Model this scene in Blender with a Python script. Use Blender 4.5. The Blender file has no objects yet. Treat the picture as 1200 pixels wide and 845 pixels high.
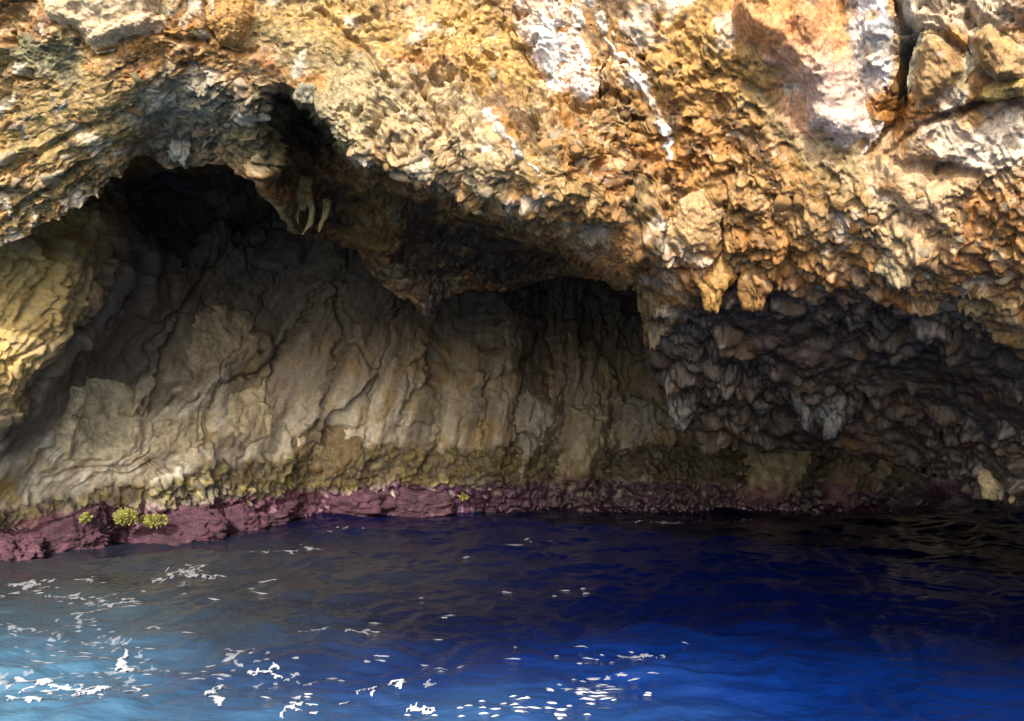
import bpy, math, random
import numpy as np
from mathutils import Vector

random.seed(7)
RNG = np.random.default_rng(11)
scene = bpy.context.scene
COL = scene.collection

# ------------------------------------------------------------------ camera
FPX, CW, CH, CAMZ = 900.0, 1200.0, 845.0, 2.0
PITCH = math.atan(57.5 / FPX)
cam_d = bpy.data.cameras.new('camera')
cam_d.sensor_width = 36.0
cam_d.lens = FPX / CW * 36.0
cam_d.clip_start = 0.05
cam_d.clip_end = 20000.0
cam = bpy.data.objects.new('camera', cam_d)
cam.location = (0, 0, CAMZ)
cam.rotation_euler = (math.pi / 2 + PITCH, 0, 0)
COL.objects.link(cam)
scene.camera = cam

# ------------------------------------------------------------------ sky and sun
SUN_EL, SUN_AZ = math.radians(31), math.radians(8)      # high behind the boat, a little to its left
S = Vector((-math.sin(SUN_AZ) * math.cos(SUN_EL), -math.cos(SUN_AZ) * math.cos(SUN_EL), math.sin(SUN_EL)))
world = bpy.data.worlds.new('World')
scene.world = world
world.use_nodes = True
wn = world.node_tree
for n in list(wn.nodes):
    wn.nodes.remove(n)
sky = wn.nodes.new('ShaderNodeTexSky')
sky.sky_type = 'NISHITA'
sky.sun_disc = False
sky.air_density = 0.8
sky.dust_density = 4.0
sky.ozone_density = 0.4
sky.sun_elevation = SUN_EL
sky.sun_rotation = math.atan2(S.x, S.y)
bg = wn.nodes.new('ShaderNodeBackground')
bg.inputs['Strength'].default_value = 0.15
wo = wn.nodes.new('ShaderNodeOutputWorld')
wn.links.new(sky.outputs[0], bg.inputs[0])
wn.links.new(bg.outputs[0], wo.inputs[0])
sun_d = bpy.data.lights.new('sun', 'SUN')
sun_d.energy = 2.8
sun_d.angle = math.radians(0.6)
sun_d.color = (1.0, 0.95, 0.86)
sun = bpy.data.objects.new('sun', sun_d)
sun.rotation_euler = S.to_track_quat('Z', 'Y').to_euler()
COL.objects.link(sun)
scene.view_settings.view_transform = 'Standard'
scene.view_settings.look = 'None'
scene.view_settings.exposure = 0.85
scene.view_settings.gamma = 1.0
scene.cycles.use_denoising = True
scene.cycles.max_bounces = 8
scene.cycles.diffuse_bounces = 4

# ------------------------------------------------------------------ noise
PERM = RNG.permutation(256).astype(np.int32)
PERM2 = np.concatenate([PERM, PERM]).astype(np.int32)
G = RNG.normal(size=(256, 3)).astype(np.float32)
G /= np.linalg.norm(G, axis=1, keepdims=True)
RV = RNG.random((256, 3)).astype(np.float32)
RD = RNG.normal(size=(256, 3)).astype(np.float32)
RD /= np.linalg.norm(RD, axis=1, keepdims=True)
RS = RNG.random(256).astype(np.float32)


def hsh(i, j, k):
    return PERM2[PERM2[PERM2[i & 255] + (j & 255)] + (k & 255)]


def noise3(p):
    p = np.asarray(p, np.float32)
    f0 = np.floor(p)
    I = f0.astype(np.int32)
    f = p - f0
    u = f * f * f * (f * (f * 6 - 15) + 10)
    out = 0
    for a in (0, 1):
        wa = u[:, 0] if a else 1 - u[:, 0]
        for b in (0, 1):
            wb = wa * (u[:, 1] if b else 1 - u[:, 1])
            for c in (0, 1):
                w = wb * (u[:, 2] if c else 1 - u[:, 2])
                g = G[hsh(I[:, 0] + a, I[:, 1] + b, I[:, 2] + c)]
                out = out + w * (g[:, 0] * (f[:, 0] - a) + g[:, 1] * (f[:, 1] - b) + g[:, 2] * (f[:, 2] - c))
    return out * 1.6


def fbm(p, octs=4, gain=0.5, lac=2.03):
    p = np.asarray(p, np.float32)
    o, a, s = 0, 1.0, 0.0
    for i in range(octs):
        o = o + a * noise3(p + 17.3 * i)
        s += a
        a *= gain
        p = p * lac
    return o / s


def ridged(p, octs=4, gain=0.5, lac=2.1):
    p = np.asarray(p, np.float32)
    o, a, s = 0, 1.0, 0.0
    for i in range(octs):
        o = o + a * (1 - 2 * np.abs(noise3(p + 9.1 * i)))
        s += a
        a *= gain
        p = p * lac
    return o / s


def cells(p, jit=0.95):
    """nearest feature point: distance F1, second F2, cell hash, offset to its centre"""
    p = np.asarray(p, np.float32)
    f0 = np.floor(p)
    I = f0.astype(np.int32)
    f = p - f0
    n = len(p)
    F1 = np.full(n, 9.0, np.float32)
    F2 = np.full(n, 9.0, np.float32)
    H = np.zeros(n, np.int32)
    O = np.zeros((n, 3), np.float32)
    for a in (-1, 0, 1):
        for b in (-1, 0, 1):
            for c in (-1, 0, 1):
                h = hsh(I[:, 0] + a, I[:, 1] + b, I[:, 2] + c)
                v = f - (RV[h] - 0.5) * jit - 0.5 - np.array((a, b, c), np.float32)
                d = np.einsum('ij,ij->i', v, v)
                m = d < F1
                F2 = np.where(m, F1, np.minimum(F2, d))
                F1 = np.where(m, d, F1)
                H = np.where(m, h, H)
                O = np.where(m[:, None], v, O)
    return np.sqrt(F1), np.sqrt(F2), H, O


def facet(p, tilt=1.0, step=0.5, seed=0):
    """broken rock: every cell is a tilted plane of its own height"""
    F1, F2, H, O = cells(p)
    H = (H + seed) & 255
    return tilt * np.einsum('ij,ij->i', O, RD[H]) + step * (RS[H] - 0.5), F2 - F1, H


def sstep(a, b, x):
    t = np.clip((x - a) / (b - a), 0, 1)
    return t * t * (3 - 2 * t)


def mixc(c, d, w):
    return c * (1 - w[:, None]) + np.asarray(d, np.float32) * w[:, None]


# ------------------------------------------------------------------ pixel <-> place
def ray(px, py):
    c = (np.asarray(px, float) - CW / 2) / FPX
    s = (CH / 2 - np.asarray(py, float)) / FPX
    return np.stack([c, np.cos(PITCH) - s * np.sin(PITCH), np.sin(PITCH) + s * np.cos(PITCH)], -1)


def at(px, py, Y):
    d = ray(px, py)
    t = np.asarray(Y) / d[..., 1]
    return d * t[..., None] + np.array((0, 0, CAMZ))


def on_water(px, py, z=0.0):
    d = ray(px, py)
    t = (z - CAMZ) / d[..., 2]
    return d * t[..., None] + np.array((0, 0, CAMZ))


class TPS:
    def __init__(self, pts, s=300.0, lam=1e-3):
        a = np.array(pts, float)
        self.s, self.c = s, a[:, :2] / s
        n = len(a)
        K = self.k(self.c, self.c) + lam * np.eye(n)
        Pm = np.c_[np.ones(n), self.c]
        A = np.zeros((n + 3, n + 3))
        A[:n, :n], A[:n, n:], A[n:, :n] = K, Pm, Pm.T
        self.w = np.linalg.solve(A, np.r_[a[:, 2], 0, 0, 0])

    @staticmethod
    def k(a, b):
        d2 = ((a[:, None] - b[None]) ** 2).sum(-1)
        return 0.5 * d2 * np.log(d2 + 1e-9)

    def __call__(self, x, y):
        sh = np.shape(x)
        q = np.c_[np.ravel(x), np.ravel(y)] / self.s
        out = np.zeros(len(q))
        n = len(self.c)
        for i in range(0, len(q), 60000):
            b = q[i:i + 60000]
            out[i:i + 60000] = self.k(b, self.c) @ self.w[:n] + self.w[n] + b @ self.w[n + 1:]
        return out.reshape(sh)


def seg_dist(x, y, pl):
    """distance to a polyline (px) and the running length fraction"""
    best = np.full(np.shape(x), 1e9)
    tt = np.zeros(np.shape(x))
    n = len(pl) - 1
    for i in range(n):
        (ax, ay), (bx, by) = pl[i][:2], pl[i + 1][:2]
        dx, dy = bx - ax, by - ay
        t = np.clip(((x - ax) * dx + (y - ay) * dy) / (dx * dx + dy * dy), 0, 1)
        d = np.hypot(x - ax - t * dx, y - ay - t * dy)
        m = d < best
        best = np.where(m, d, best)
        tt = np.where(m, (i + t) / n, tt)
    return best, tt


def poly_sdf(x, y, poly):
    """>0 inside"""
    best = np.full(np.shape(x), 1e9)
    ins = np.zeros(np.shape(x), bool)
    n = len(poly)
    for i in range(n):
        (ax, ay), (bx, by) = poly[i], poly[(i + 1) % n]
        dx, dy = bx - ax, by - ay
        t = np.clip(((x - ax) * dx + (y - ay) * dy) / (dx * dx + dy * dy), 0, 1)
        best = np.minimum(best, np.hypot(x - ax - t * dx, y - ay - t * dy))
        c = (ay > y) != (by > y)
        with np.errstate(divide='ignore', invalid='ignore'):
            xi = ax + (y - ay) * (bx - ax) / ((by - ay) if by != ay else 1e-9)
        ins ^= c & (x < xi)
    return np.where(ins, best, -best)


# ------------------------------------------------------------------ mesh helpers
def grid_faces(nr, nc, keep=None):
    r, c = np.meshgrid(np.arange(nr - 1), np.arange(nc - 1), indexing='ij')
    a = (r * nc + c).ravel()
    q = np.stack([a, a + nc, a + nc + 1, a + 1], 1)
    if keep is not None:
        k = keep.reshape(nr, nc)
        kk = (k[:-1, :-1] & k[1:, :-1] & k[1:, 1:] & k[:-1, 1:]).ravel()
        q = q[kk]
    return q


def make_mesh(name, verts, quads, col=None, wet=None, smooth=True):
    verts = np.ascontiguousarray(verts, np.float32)
    quads = np.ascontiguousarray(quads, np.int32)
    k = quads.shape[1]
    me = bpy.data.meshes.new(name)
    me.vertices.add(len(verts))
    me.vertices.foreach_set('co', verts.ravel())
    me.loops.add(quads.size)
    me.loops.foreach_set('vertex_index', quads.ravel())
    me.polygons.add(len(quads))
    me.polygons.foreach_set('loop_start', np.arange(0, quads.size, k, dtype=np.int32))
    me.polygons.foreach_set('use_smooth', np.full(len(quads), smooth, bool))
    if col is not None:
        ca = me.color_attributes.new('Col', 'FLOAT_COLOR', 'POINT')
        ca.data.foreach_set('color', np.c_[np.clip(col, 0, 1), np.ones(len(col))].astype(np.float32).ravel())
    if wet is not None:
        at_ = me.attributes.new('wet', 'FLOAT', 'POINT')
        at_.data.foreach_set('value', np.clip(wet, 0, 1).astype(np.float32))
    me.update(calc_edges=True)
    me.validate()
    return me


def link(name, me, mat, parent=None, label=None, cat=None, group=None, kind=None, loc=None):
    o = bpy.data.objects.new(name, me)
    if mat is not None and me is not None and not me.materials:
        me.materials.append(mat)
    COL.objects.link(o)
    if loc is not None:
        o.location = loc
    if parent is not None:
        o.parent = parent
    for k, v in (('label', label), ('category', cat), ('group', group), ('kind', kind)):
        if v:
            o[k] = v
    return o


def compact(verts, quads, *arrs):
    used = np.unique(quads)
    mp = np.full(len(verts), -1, np.int64)
    mp[used] = np.arange(len(used))
    return (verts[used], mp[quads]) + tuple(a[used] for a in arrs)


def grid_normals(P, nr, nc):
    g = P.reshape(nr, nc, 3)
    du = np.gradient(g, axis=1)
    dv = np.gradient(g, axis=0)
    n = np.cross(du, dv)
    n /= np.linalg.norm(n, axis=-1, keepdims=True) + 1e-9
    return -n.reshape(-1, 3)      # out of the rock, towards the open side


# ------------------------------------------------------------------ materials
def rock_material(name, bump=0.5, fine=26.0, rough=(0.5, 0.95), objcol=False, wetrough=0.22, dist=.02, grain=1.0):
    m = bpy.data.materials.new(name)
    m.use_nodes = True
    nt = m.node_tree
    N, L = nt.nodes, nt.links
    b = N['Principled BSDF']
    tc = N.new('ShaderNodeTexCoord')
    if objcol:
        src = N.new('ShaderNodeObjectInfo').outputs['Color']
    else:
        a = N.new('ShaderNodeAttribute')
        a.attribute_name = 'Col'
        src = a.outputs['Color']
    wet = N.new('ShaderNodeAttribute')
    wet.attribute_name = 'wet'

    def nz(scale, detail, rgh=0.6):
        n = N.new('ShaderNodeTexNoise')
        n.inputs['Scale'].default_value = scale
        n.inputs['Detail'].default_value = detail
        n.inputs['Roughness'].default_value = rgh
        L.new(tc.outputs['Object'], n.inputs['Vector'])
        return n

    def ramp(fac, lo, hi, a, bb):
        r = N.new('ShaderNodeMapRange')
        r.inputs['From Min'].default_value = lo
        r.inputs['From Max'].default_value = hi
        r.inputs['To Min'].default_value = a
        r.inputs['To Max'].default_value = bb
        L.new(fac, r.inputs['Value'])
        return r.outputs['Result']

    n1 = nz(fine, 5)
    n2 = nz(fine * 3.7, 4, 0.65)
    v = ramp(n1.outputs['Fac'], 0.3, 0.7, 1 - .50 * grain, 1 + .42 * grain)
    v2 = ramp(n2.outputs['Fac'], 0.3, 0.7, 1 - .38 * grain, 1 + .34 * grain)
    mu = N.new('ShaderNodeMath')
    mu.operation = 'MULTIPLY'
    L.new(v, mu.inputs[0])
    L.new(v2, mu.inputs[1])
    mx = N.new('ShaderNodeMix')
    mx.data_type = 'RGBA'
    mx.blend_type = 'MULTIPLY'
    mx.inputs['Factor'].default_value = 1.0
    L.new(src, mx.inputs['A'])
    cc = N.new('ShaderNodeCombineColor')
    for i in range(3):
        L.new(mu.outputs[0], cc.inputs[i])
    L.new(cc.outputs[0], mx.inputs['B'])
    L.new(mx.outputs['Result'], b.inputs['Base Color'])
    n3 = nz(fine * 0.35, 4)
    dry = ramp(n3.outputs['Fac'], 0.35, 0.65, rough[0], rough[1])
    mr = N.new('ShaderNodeMix')
    mr.data_type = 'FLOAT'
    L.new(wet.outputs['Fac'], mr.inputs['Factor'])
    L.new(dry, mr.inputs['A'])
    mr.inputs['B'].default_value = wetrough
    L.new(mr.outputs['Result'], b.inputs['Roughness'])
    b.inputs['Specular IOR Level'].default_value = 0.5
    bp = N.new('ShaderNodeBump')
    bp.inputs['Strength'].default_value = bump
    bp.inputs['Distance'].default_value = dist
    L.new(n1.outputs['Fac'], bp.inputs['Height'])
    bp2 = N.new('ShaderNodeBump')
    bp2.inputs['Strength'].default_value = bump
    bp2.inputs['Distance'].default_value = 0.006
    L.new(n2.outputs['Fac'], bp2.inputs['Height'])
    L.new(bp.outputs[0], bp2.inputs['Normal'])
    L.new(bp2.outputs[0], b.inputs['Normal'])
    return m


M_ROOF = rock_material('crusted_limestone', 0.7, 24)
M_WALL = rock_material('worn_limestone', 0.45, 20, grain=.5)
M_STONE = rock_material('embedded_stone', 0.7, 30, objcol=True)
M_FLOW = rock_material('calcite', 0.35, 18, rough=(0.3, 0.7))
M_ALGAE = rock_material('coralline_crust', 1.0, 34, dist=.05)

# albedo palette (linear)
GOLD = np.array((0.43, 0.245, 0.088))
OCHRE = np.array((0.34, 0.185, 0.05))
CREAM = np.array((0.56, 0.45, 0.30))
RUST = np.array((0.30, 0.125, 0.035))
UMBER = np.array((0.13, 0.085, 0.045))
OLIVE = np.array((0.20, 0.175, 0.085))
GREY = np.array((0.21, 0.20, 0.18))
SLATE = np.array((0.026, 0.030, 0.035))
PINK = np.array((0.56, 0.33, 0.22))
WHITE = np.array((0.78, 0.75, 0.72))
BEIGE = np.array((0.40, 0.36, 0.27))
PURPLE = np.array((0.130, 0.052, 0.084))
MOSS = np.array((0.42, 0.42, 0.10))

# ================================================================== CAVE ROOF
EDGE = [(-900, 470), (-350, 420), (-150, 360), (0, 292), (60, 258), (110, 225), (165, 182), (200, 196), (235, 188),
        (280, 192), (320, 237), (345, 268), (375, 280), (420, 293), (432, 318), (455, 336), (480, 352), (500, 366), (522, 352), (550, 340), (600, 338), (640, 326), (680, 320), (715, 326), (742, 346), (757, 400), (775, 475), (800, 492),
        (830, 520), (870, 531), (940, 526), (1040, 540), (1090, 560), (1130, 563), (1160, 588), (1200, 592),
        (1500, 640), (2000, 700)]
EX, EY = [e[0] for e in EDGE], [e[1] for e in EDGE]
ROOF_PTS = [
    (-300, -60, 7.2), (-300, 150, 7.6), (-300, 330, 8.2), (-800, 0, 7.5), (-800, 400, 8.4),
    (0, -60, 6.7), (0, 100, 7.1), (0, 200, 7.35), (0, 290, 7.8),
    (150, -60, 6.6), (150, 45, 6.75), (150, 110, 7.1), (150, 180, 7.7),
    (250, -60, 6.8), (250, 70, 7.0), (240, 130, 7.5), (230, 185, 8.3),
    (330, -60, 6.9), (330, 60, 7.0), (330, 96, 7.1), (300, 150, 7.5), (280, 188, 8.1), (345, 262, 8.2), (400, 285, 8.9),
    (420, -60, 6.9), (420, 100, 7.0), (430, 182, 7.2), (440, 225, 7.7), (440, 320, 9.2), (500, 362, 9.9),
    (500, 190, 7.2), (520, 240, 8.0),
    (560, -60, 6.9), (560, 100, 7.0), (560, 222, 7.25), (560, 262, 8.1), (560, 336, 9.9),
    (650, -60, 6.7), (650, 100, 6.8), (650, 262, 7.3), (660, 310, 9.0),
    (740, 200, 6.9), (735, 310, 7.4), (757, 400, 8.8), (775, 470, 9.6),
    (800, -60, 6.2), (800, 100, 6.4), (800, 250, 6.9), (800, 340, 7.5), (820, 440, 8.9), (830, 515, 10.2),
    (1000, -60, 5.6), (1000, 100, 5.7), (1000, 180, 5.9), (1000, 300, 6.5), (1000, 400, 7.7), (950, 470, 8.8), (940, 522, 10.0),
    (1200, -60, 5.0), (1200, 150, 5.3), (1200, 300, 5.8), (1200, 380, 6.4), (1200, 500, 7.8), (1180, 586, 8.5), (1090, 556, 9.5),
    (1500, -60, 4.2), (1500, 300, 5.0), (1500, 500, 6.0), (1500, 630, 7.0), (1900, 0, 3.8), (1900, 600, 5.5),
    (-300, -330, 8.6), (150, -330, 8.2), (560, -330, 8.4), (1000, -330, 7.2), (1500, -330, 6.2), (-800, -330, 9), (1900, -330, 5.6)]
roof_tps = TPS(ROOF_PTS, lam=2e-3)

# formations on the roof that are smoother than the crust: name -> outline in the photograph
FLOW = {
    'drape': [(600, -30), (668, -30), (694, 20), (704, 70), (700, 114), (684, 124), (666, 108), (642, 108), (622, 70), (604, 30)],
    'runnel': [(664, -30), (690, -30), (722, 40), (745, 66), (760, 85), (775, 125), (792, 160), (790, 190), (776, 192), (764, 150), (748, 108), (728, 104), (712, 62), (690, 20)],
    'vein': [(548, 98), (566, 112), (590, 145), (612, 175), (640, 202), (634, 210), (604, 185), (578, 155), (556, 125)],
    'nose': [(850, -30), (985, -30), (1000, 40), (1022, 110), (1030, 150), (1012, 176), (996, 186), (965, 172), (938, 160), (925, 110), (900, 78), (866, 60), (848, 20)],
    'sheet': [(985, -30), (1040, -30), (1048, 30), (1046, 80), (1030, 112), (1012, 104), (1000, 50)],
    'knob': [(1070, 55), (1084, 36), (1104, 38), (1128, 58), (1136, 82), (1120, 104), (1096, 124), (1074, 134), (1064, 100)],
    'knob2': [(1134, 40), (1160, 22), (1188, 40), (1210, 60), (1210, 88), (1168, 100), (1140, 78)],
    'slab': [(38, -30), (180, -30), (190, 22), (176, 44), (150, 46), (128, 58), (108, 60), (88, 36), (60, 26), (42, 4)],
    'slab2': [(244, -30), (298, -30), (304, 30), (288, 56), (262, 52), (246, 30)],
    'tongue': [(1150, 100), (1210, 84), (1210, 112), (1168, 120), (1140, 116)],
    'gold': [(790, 230), (826, 214), (842, 250), (836, 300), (808, 312), (786, 280)],
}


def flow_sdf(k, x, y, warp):
    return poly_sdf(x + warp[0] * 6, y + warp[1] * 6, FLOW[k])


LIP = [(250, 120), (290, 104), (330, 98), (365, 118), (395, 155), (430, 188), (500, 197), (560, 232), (620, 252), (660, 280), (700, 304), (740, 335)]


def build_roof():
    px = np.concatenate([np.linspace(-900, -380, 30)[:-1], np.linspace(-380, -40, 190)[:-1], np.linspace(-40, 1240, 1060), np.linspace(1240, 1580, 190)[1:], np.linspace(1580, 2000, 24)[1:]])
    nc = len(px)
    B = np.interp(px, EX, EY)
    B = np.convolve(np.pad(B, 4, 'edge'), np.ones(9) / 9, 'valid')
    B = B + 9 * fbm(np.stack([px * .03, 0 * px, 0 * px], 1), 3, .65) * sstep(-100, 0, px)
    s = np.concatenate([np.linspace(0, 0.10, 60)[:-1], np.linspace(0.10, 1, 356)])
    # rows run from above the frame down to the lower edge
    top = -330.0
    v0 = (-30 - top)
    PYv = np.where(s[:, None] < 0.10, top + (s[:, None] / 0.10) * v0, -30 + (s[:, None] - 0.10) / 0.90 * (B[None] + 30))
    PXv = np.repeat(px[None], len(s), 0)
    Yv = roof_tps(PXv, PYv)
    # behind the lip the ceiling steps back
    wob = 9 * fbm(np.stack([PXv.ravel() * .02, PYv.ravel() * .02, 0 * PXv.ravel()], 1), 3).reshape(PXv.shape)
    below = PYv - np.interp(PXv, [a[0] for a in LIP], [a[1] for a in LIP]) + wob
    Yv = Yv + 2.6 * sstep(0, 24, below) * sstep(298, 385, PXv) * sstep(748, 720, PXv)
    P = at(PXv, PYv, Yv)
    # roof turns back over the chamber and runs into the rock behind
    nb = 44
    t = np.linspace(0, 1, nb + 1)[1:]
    last = P[-1]
    ret = np.repeat(last[None], nb, 0).copy()
    ret[:, :, 1] += (10.5 * t ** 1.9)[:, None]
    ret[:, :, 2] += (2.3 * np.sqrt(np.clip(t * 1.6, 0, 1)))[:, None]
    P = np.concatenate([P, ret], 0)
    PXa = np.concatenate([PXv, np.repeat(px[None], nb, 0)], 0)
    PYa = np.concatenate([PYv, np.repeat(B[None], nb, 0)], 0)
    nr = P.shape[0]
    P = P.reshape(-1, 3)
    N = grid_normals(P, nr, nc)
    x, y = PXa.ravel(), PYa.ravel()
    p = P.astype(np.float32)
    warp = np.stack([fbm(p * 2.6 + 40, 3), fbm(p * 2.6 + 80, 3)])
    # ---- where the rock is smooth
    sm = np.zeros(len(p))
    for k in FLOW:
        sm = np.maximum(sm, sstep(-6, 10, flow_sdf(k, x, y, warp)))
    # ---- relief
    low = 0.17 * fbm(p * 0.8, 3) + 0.10 * fbm(p * 1.9 + 5, 3)
    q = p + 0.10 * np.stack([warp[0], warp[1], fbm(p * 2.6 + 120, 3)], 1)
    f1, e1, h1 = facet(q * np.array((1.9, 1.9, 2.3), np.float32), 0.9, 0.6)
    f2, e2, h2 = facet(q * 5.2 + 3.3, 0.9, 0.7, 31)
    f3, e3, h3 = facet(q * 13.0 + 7.7, 0.9, 0.8, 77)
    f4, e4, h4 = facet(q * 27.0 + 1.7, 0.9, 0.9, 7)
    # bedding that dips: flakes on the left, flutes on the right
    um, vm = x * 0.0078, y * 0.0078
    left = sstep(420, 250, x) * sstep(40, 110, y)
    a = np.where(x < 380, math.radians(152), math.radians(48))
    al = um * np.cos(a) + vm * np.sin(a)
    ac = -um * np.sin(a) + vm * np.cos(a)
    fl, efl, hfl = facet(np.stack([al * 3.0 + warp[0] * .3, ac * 11.0 + warp[1] * .8, p[:, 1] * 2.0], 1), 0.9, 0.8, 13)
    beds = ridged(np.stack([al * 0.9, ac * 4.2 + warp[0] * .7, p[:, 1] * 0.8], 1), 4)
    crust = fbm(p * 20, 4, 0.6)
    bill = np.abs(fbm(q * 6.5 + 50, 3))
    pit = sstep(0.26, 0.46, fbm(p * 6.0 + 90, 3)) * -1 + sstep(.3, .5, fbm(p * 17 + 95, 2)) * -.45
    rough = (1 - 0.92 * sm) * (0.34 + 0.85 * sstep(-.28, .30, fbm(p * .95 + 610, 3)))
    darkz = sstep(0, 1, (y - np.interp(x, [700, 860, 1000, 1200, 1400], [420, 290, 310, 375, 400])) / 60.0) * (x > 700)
    F1k, Hk = np.full(len(p), .55, np.float32), np.zeros(len(p), int)
    F1m, Hm = F1k.copy(), Hk.copy()
    dz = np.nonzero(darkz > .02)[0]
    F1k[dz], _, Hk[dz], _ = cells(q[dz] * 3.7 + 15)
    F1m[dz], _, Hm[dz], _ = cells(q[dz] * 9.5 + 25)
    knob = (.55 - F1k) * (.6 + .8 * RS[Hk])
    knob2 = (.55 - F1m) * (.6 + .8 * RS[Hm])
    bill2 = np.abs(fbm(q * 3.2 + 150, 4))
    broken = sstep(-.05, .25, fbm(p * 1.5 + 810, 3))
    det = (0.085 * f1 * (.35 + .65 * broken) * (1 - .5 * darkz) + 0.04 * f2 * broken * (1 - .6 * left) * (1 - .85 * darkz) + 0.010 * f3 * (.4 + broken)
           + 0.05 * fl * 1.15 * left + 0.085 * (beds - 0.2) * (1 - .5 * left) * (1 - .85 * darkz)
           + 0.11 * fbm(p * 3.1 + 830, 4, .55) + 0.16 * (.22 - bill2) * (1 - .7 * darkz)
           + 0.06 * (bill - .2) + 0.014 * crust + 0.085 * pit + 0.006 * f4
           + (.02 + .26 * darkz) * knob + (.012 + .07 * darkz) * knob2)
    det -= (0.03 * sstep(0.09, 0.0, e1) + 0.012 * sstep(0.10, 0.0, e2)) * broken
    # chamber ceiling and return: calmer amplitude at the very back
    D = low + det * rough
    # fissures seen on the face
    for pl, wd, dp in ROOF_CRACKS:
        d, tt = seg_dist(x + warp[0] * 9, y + warp[1] * 9, pl)
        D -= dp * np.exp(-(d / wd) ** 2) * (0.4 + 0.6 * np.sin(np.pi * np.clip(tt, .08, .92)))
    tang = np.stack([fbm(p * 4 + 200, 3), np.zeros(len(p)), fbm(p * 4 + 240, 3)], 1) * 0.05 * rough[:, None]
    V = P + N * D[:, None] + tang
    V[:, 2] = np.maximum(V[:, 2], 0.25)
    # ---- mineral colours, with some shade painted in
    n0, n1, n2, n3 = fbm(p * 1.1 + 300, 4), fbm(p * 2.7 + 330, 4), fbm(p * 6 + 360, 4), fbm(p * 15 + 390, 3)
    C = np.repeat(GOLD[None], len(p), 0)
    C = mixc(C, OCHRE, sstep(-0.1, 0.35, n1))
    C = mixc(C, CREAM, sstep(0.10, 0.42, n2) * 0.6)
    C = mixc(C, RUST, sstep(0.06, 0.34, fbm(q * 3.3 + 420, 4)) * 0.8)
    C = mixc(C, UMBER, sstep(0.16, 0.36, fbm(q * 4.6 + 470, 4)) * 0.8)
    C = mixc(C, CREAM * 1.1, (RS[h2] > 0.86) * 0.4 * sstep(0.02, 0.10, e2))
    C = mixc(C, UMBER, (RS[(h3 + 5) & 255] > 0.85) * 0.5)
    C = mixc(C, CREAM * 1.15, (RS[(h3 + 50) & 255] > 0.86) * 0.6)
    C = mixc(C, UMBER * .8, (RS[(h4 + 9) & 255] > 0.88) * 0.5)
    C = mixc(C, CREAM * 1.2, (RS[(h4 + 60) & 255] > 0.92) * 0.5)
    run2 = fbm(np.stack([al * .4, ac * 1.5 + warp[0] * .4, p[:, 1] * .4], 1) + 910, 4)
    C = mixc(C, np.array((.36, .165, .04)), sstep(0.0, 0.26, run2) * .75 * (1 - left))
    C = mixc(C, OLIVE * 1.15, sstep(0.08, 0.30, -run2) * .6)
    run = fbm(np.stack([al * .7, ac * 4.5 + warp[0] * .5, p[:, 1] * .8], 1) + 710, 4)
    C = mixc(C, np.array((.40, .20, .045)), sstep(0.02, 0.30, run) * .65 * (1 - left))
    C = mixc(C, CREAM * 1.1, sstep(0.14, 0.36, -run) * .5 * (1 - left))
    C = mixc(C, np.array((.12, .07, .03)), sstep(.16, .32, fbm(np.stack([al * 1.2, ac * 5.5, p[:, 1]], 1) + 760, 4)) * .8)
    C = mixc(C, OLIVE, sstep(0.05, 0.35, n0 + 0.25 * n2) * 0.55)

    def blob(cx, cy, rx, ry, ang, col, amt, soft=0.55):
        nonlocal C
        ca, sa = math.cos(math.radians(ang)), math.sin(math.radians(ang))
        dx, dy = x - cx + warp[0] * 30, y - cy + warp[1] * 30
        r = np.hypot((dx * ca + dy * sa) / rx, (-dx * sa + dy * ca) / ry) + 0.35 * n2
        C = mixc(C, col, amt * sstep(1.0, soft, r))
    blob(120, 190, 190, 70, -30, OLIVE * 1.1, 0.6)
    blob(70, 150, 130, 60, -25, np.array((.40, .31, .13)), 0.7)
    blob(250, 150, 110, 60, -25, GREY, 0.6)
    blob(50, 70, 60, 38, 0, np.array((.16, .17, .10)), 0.9)
    blob(200, 120, 80, 40, -20, np.array((.33, .33, .27)), 0.7)
    blob(330, 150, 90, 60, 0, np.array((.10, .095, .05)), 0.85)
    blob(420, 120, 70, 70, 30, np.array((.42, .38, .24)), 0.65)
    blob(520, 150, 120, 60, 40, np.array((.46, .41, .27)), 0.55)
    blob(400, 30, 150, 40, 5, np.array((.44, .31, .11)), 0.7)
    blob(560, 50, 90, 60, 40, np.array((.50, .34, .12)), 0.8)
    blob(360, 60, 120, 22, 20, OLIVE * 1.3, 0.6)
    blob(620, 310, 90, 40, 20, np.array((.05, .04, .028)), 0.9)  # dark end of the hanging ceiling, shade put into the colour
    blob(480, 280, 150, 60, 20, np.array((.034, .026, .017)), 0.95)  # brown hanging ceiling taken near black, its shade painted in
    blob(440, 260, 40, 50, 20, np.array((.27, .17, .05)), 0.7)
    blob(560, 290, 90, 40, 20, np.array((.042, .036, .028)), 0.92)  # more painted shade on the hanging ceiling
    blob(500, 335, 70, 22, 0, np.array((.22, .20, .17)), 0.45)
    blob(660, 240, 80, 40, 45, np.array((.40, .26, .10)), 0.6)
    blob(900, 30, 70, 60, 30, PINK * np.array((1.05, .85, .6)), 0.85)
    blob(960, 110, 60, 60, 30, PINK, 0.8)
    blob(830, 60, 90, 90, 0, np.array((.48, .30, .09)), 0.7)
    blob(1130, 190, 110, 60, -15, CREAM * 1.15, 0.6)
    blob(1100, 15, 110, 30, 0, np.array((.52, .47, .40)), 0.7)
    blob(1060, 90, 22, 60, 8, np.array((.12, .12, .08)), 0.9)  # shade inside the cleft painted dark
    blob(1015, 60, 40, 70, 10, np.array((.60, .60, .60)), 0.85)
    blob(1170, 160, 70, 45, -20, np.array((.66, .62, .58)), 0.75)
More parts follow.
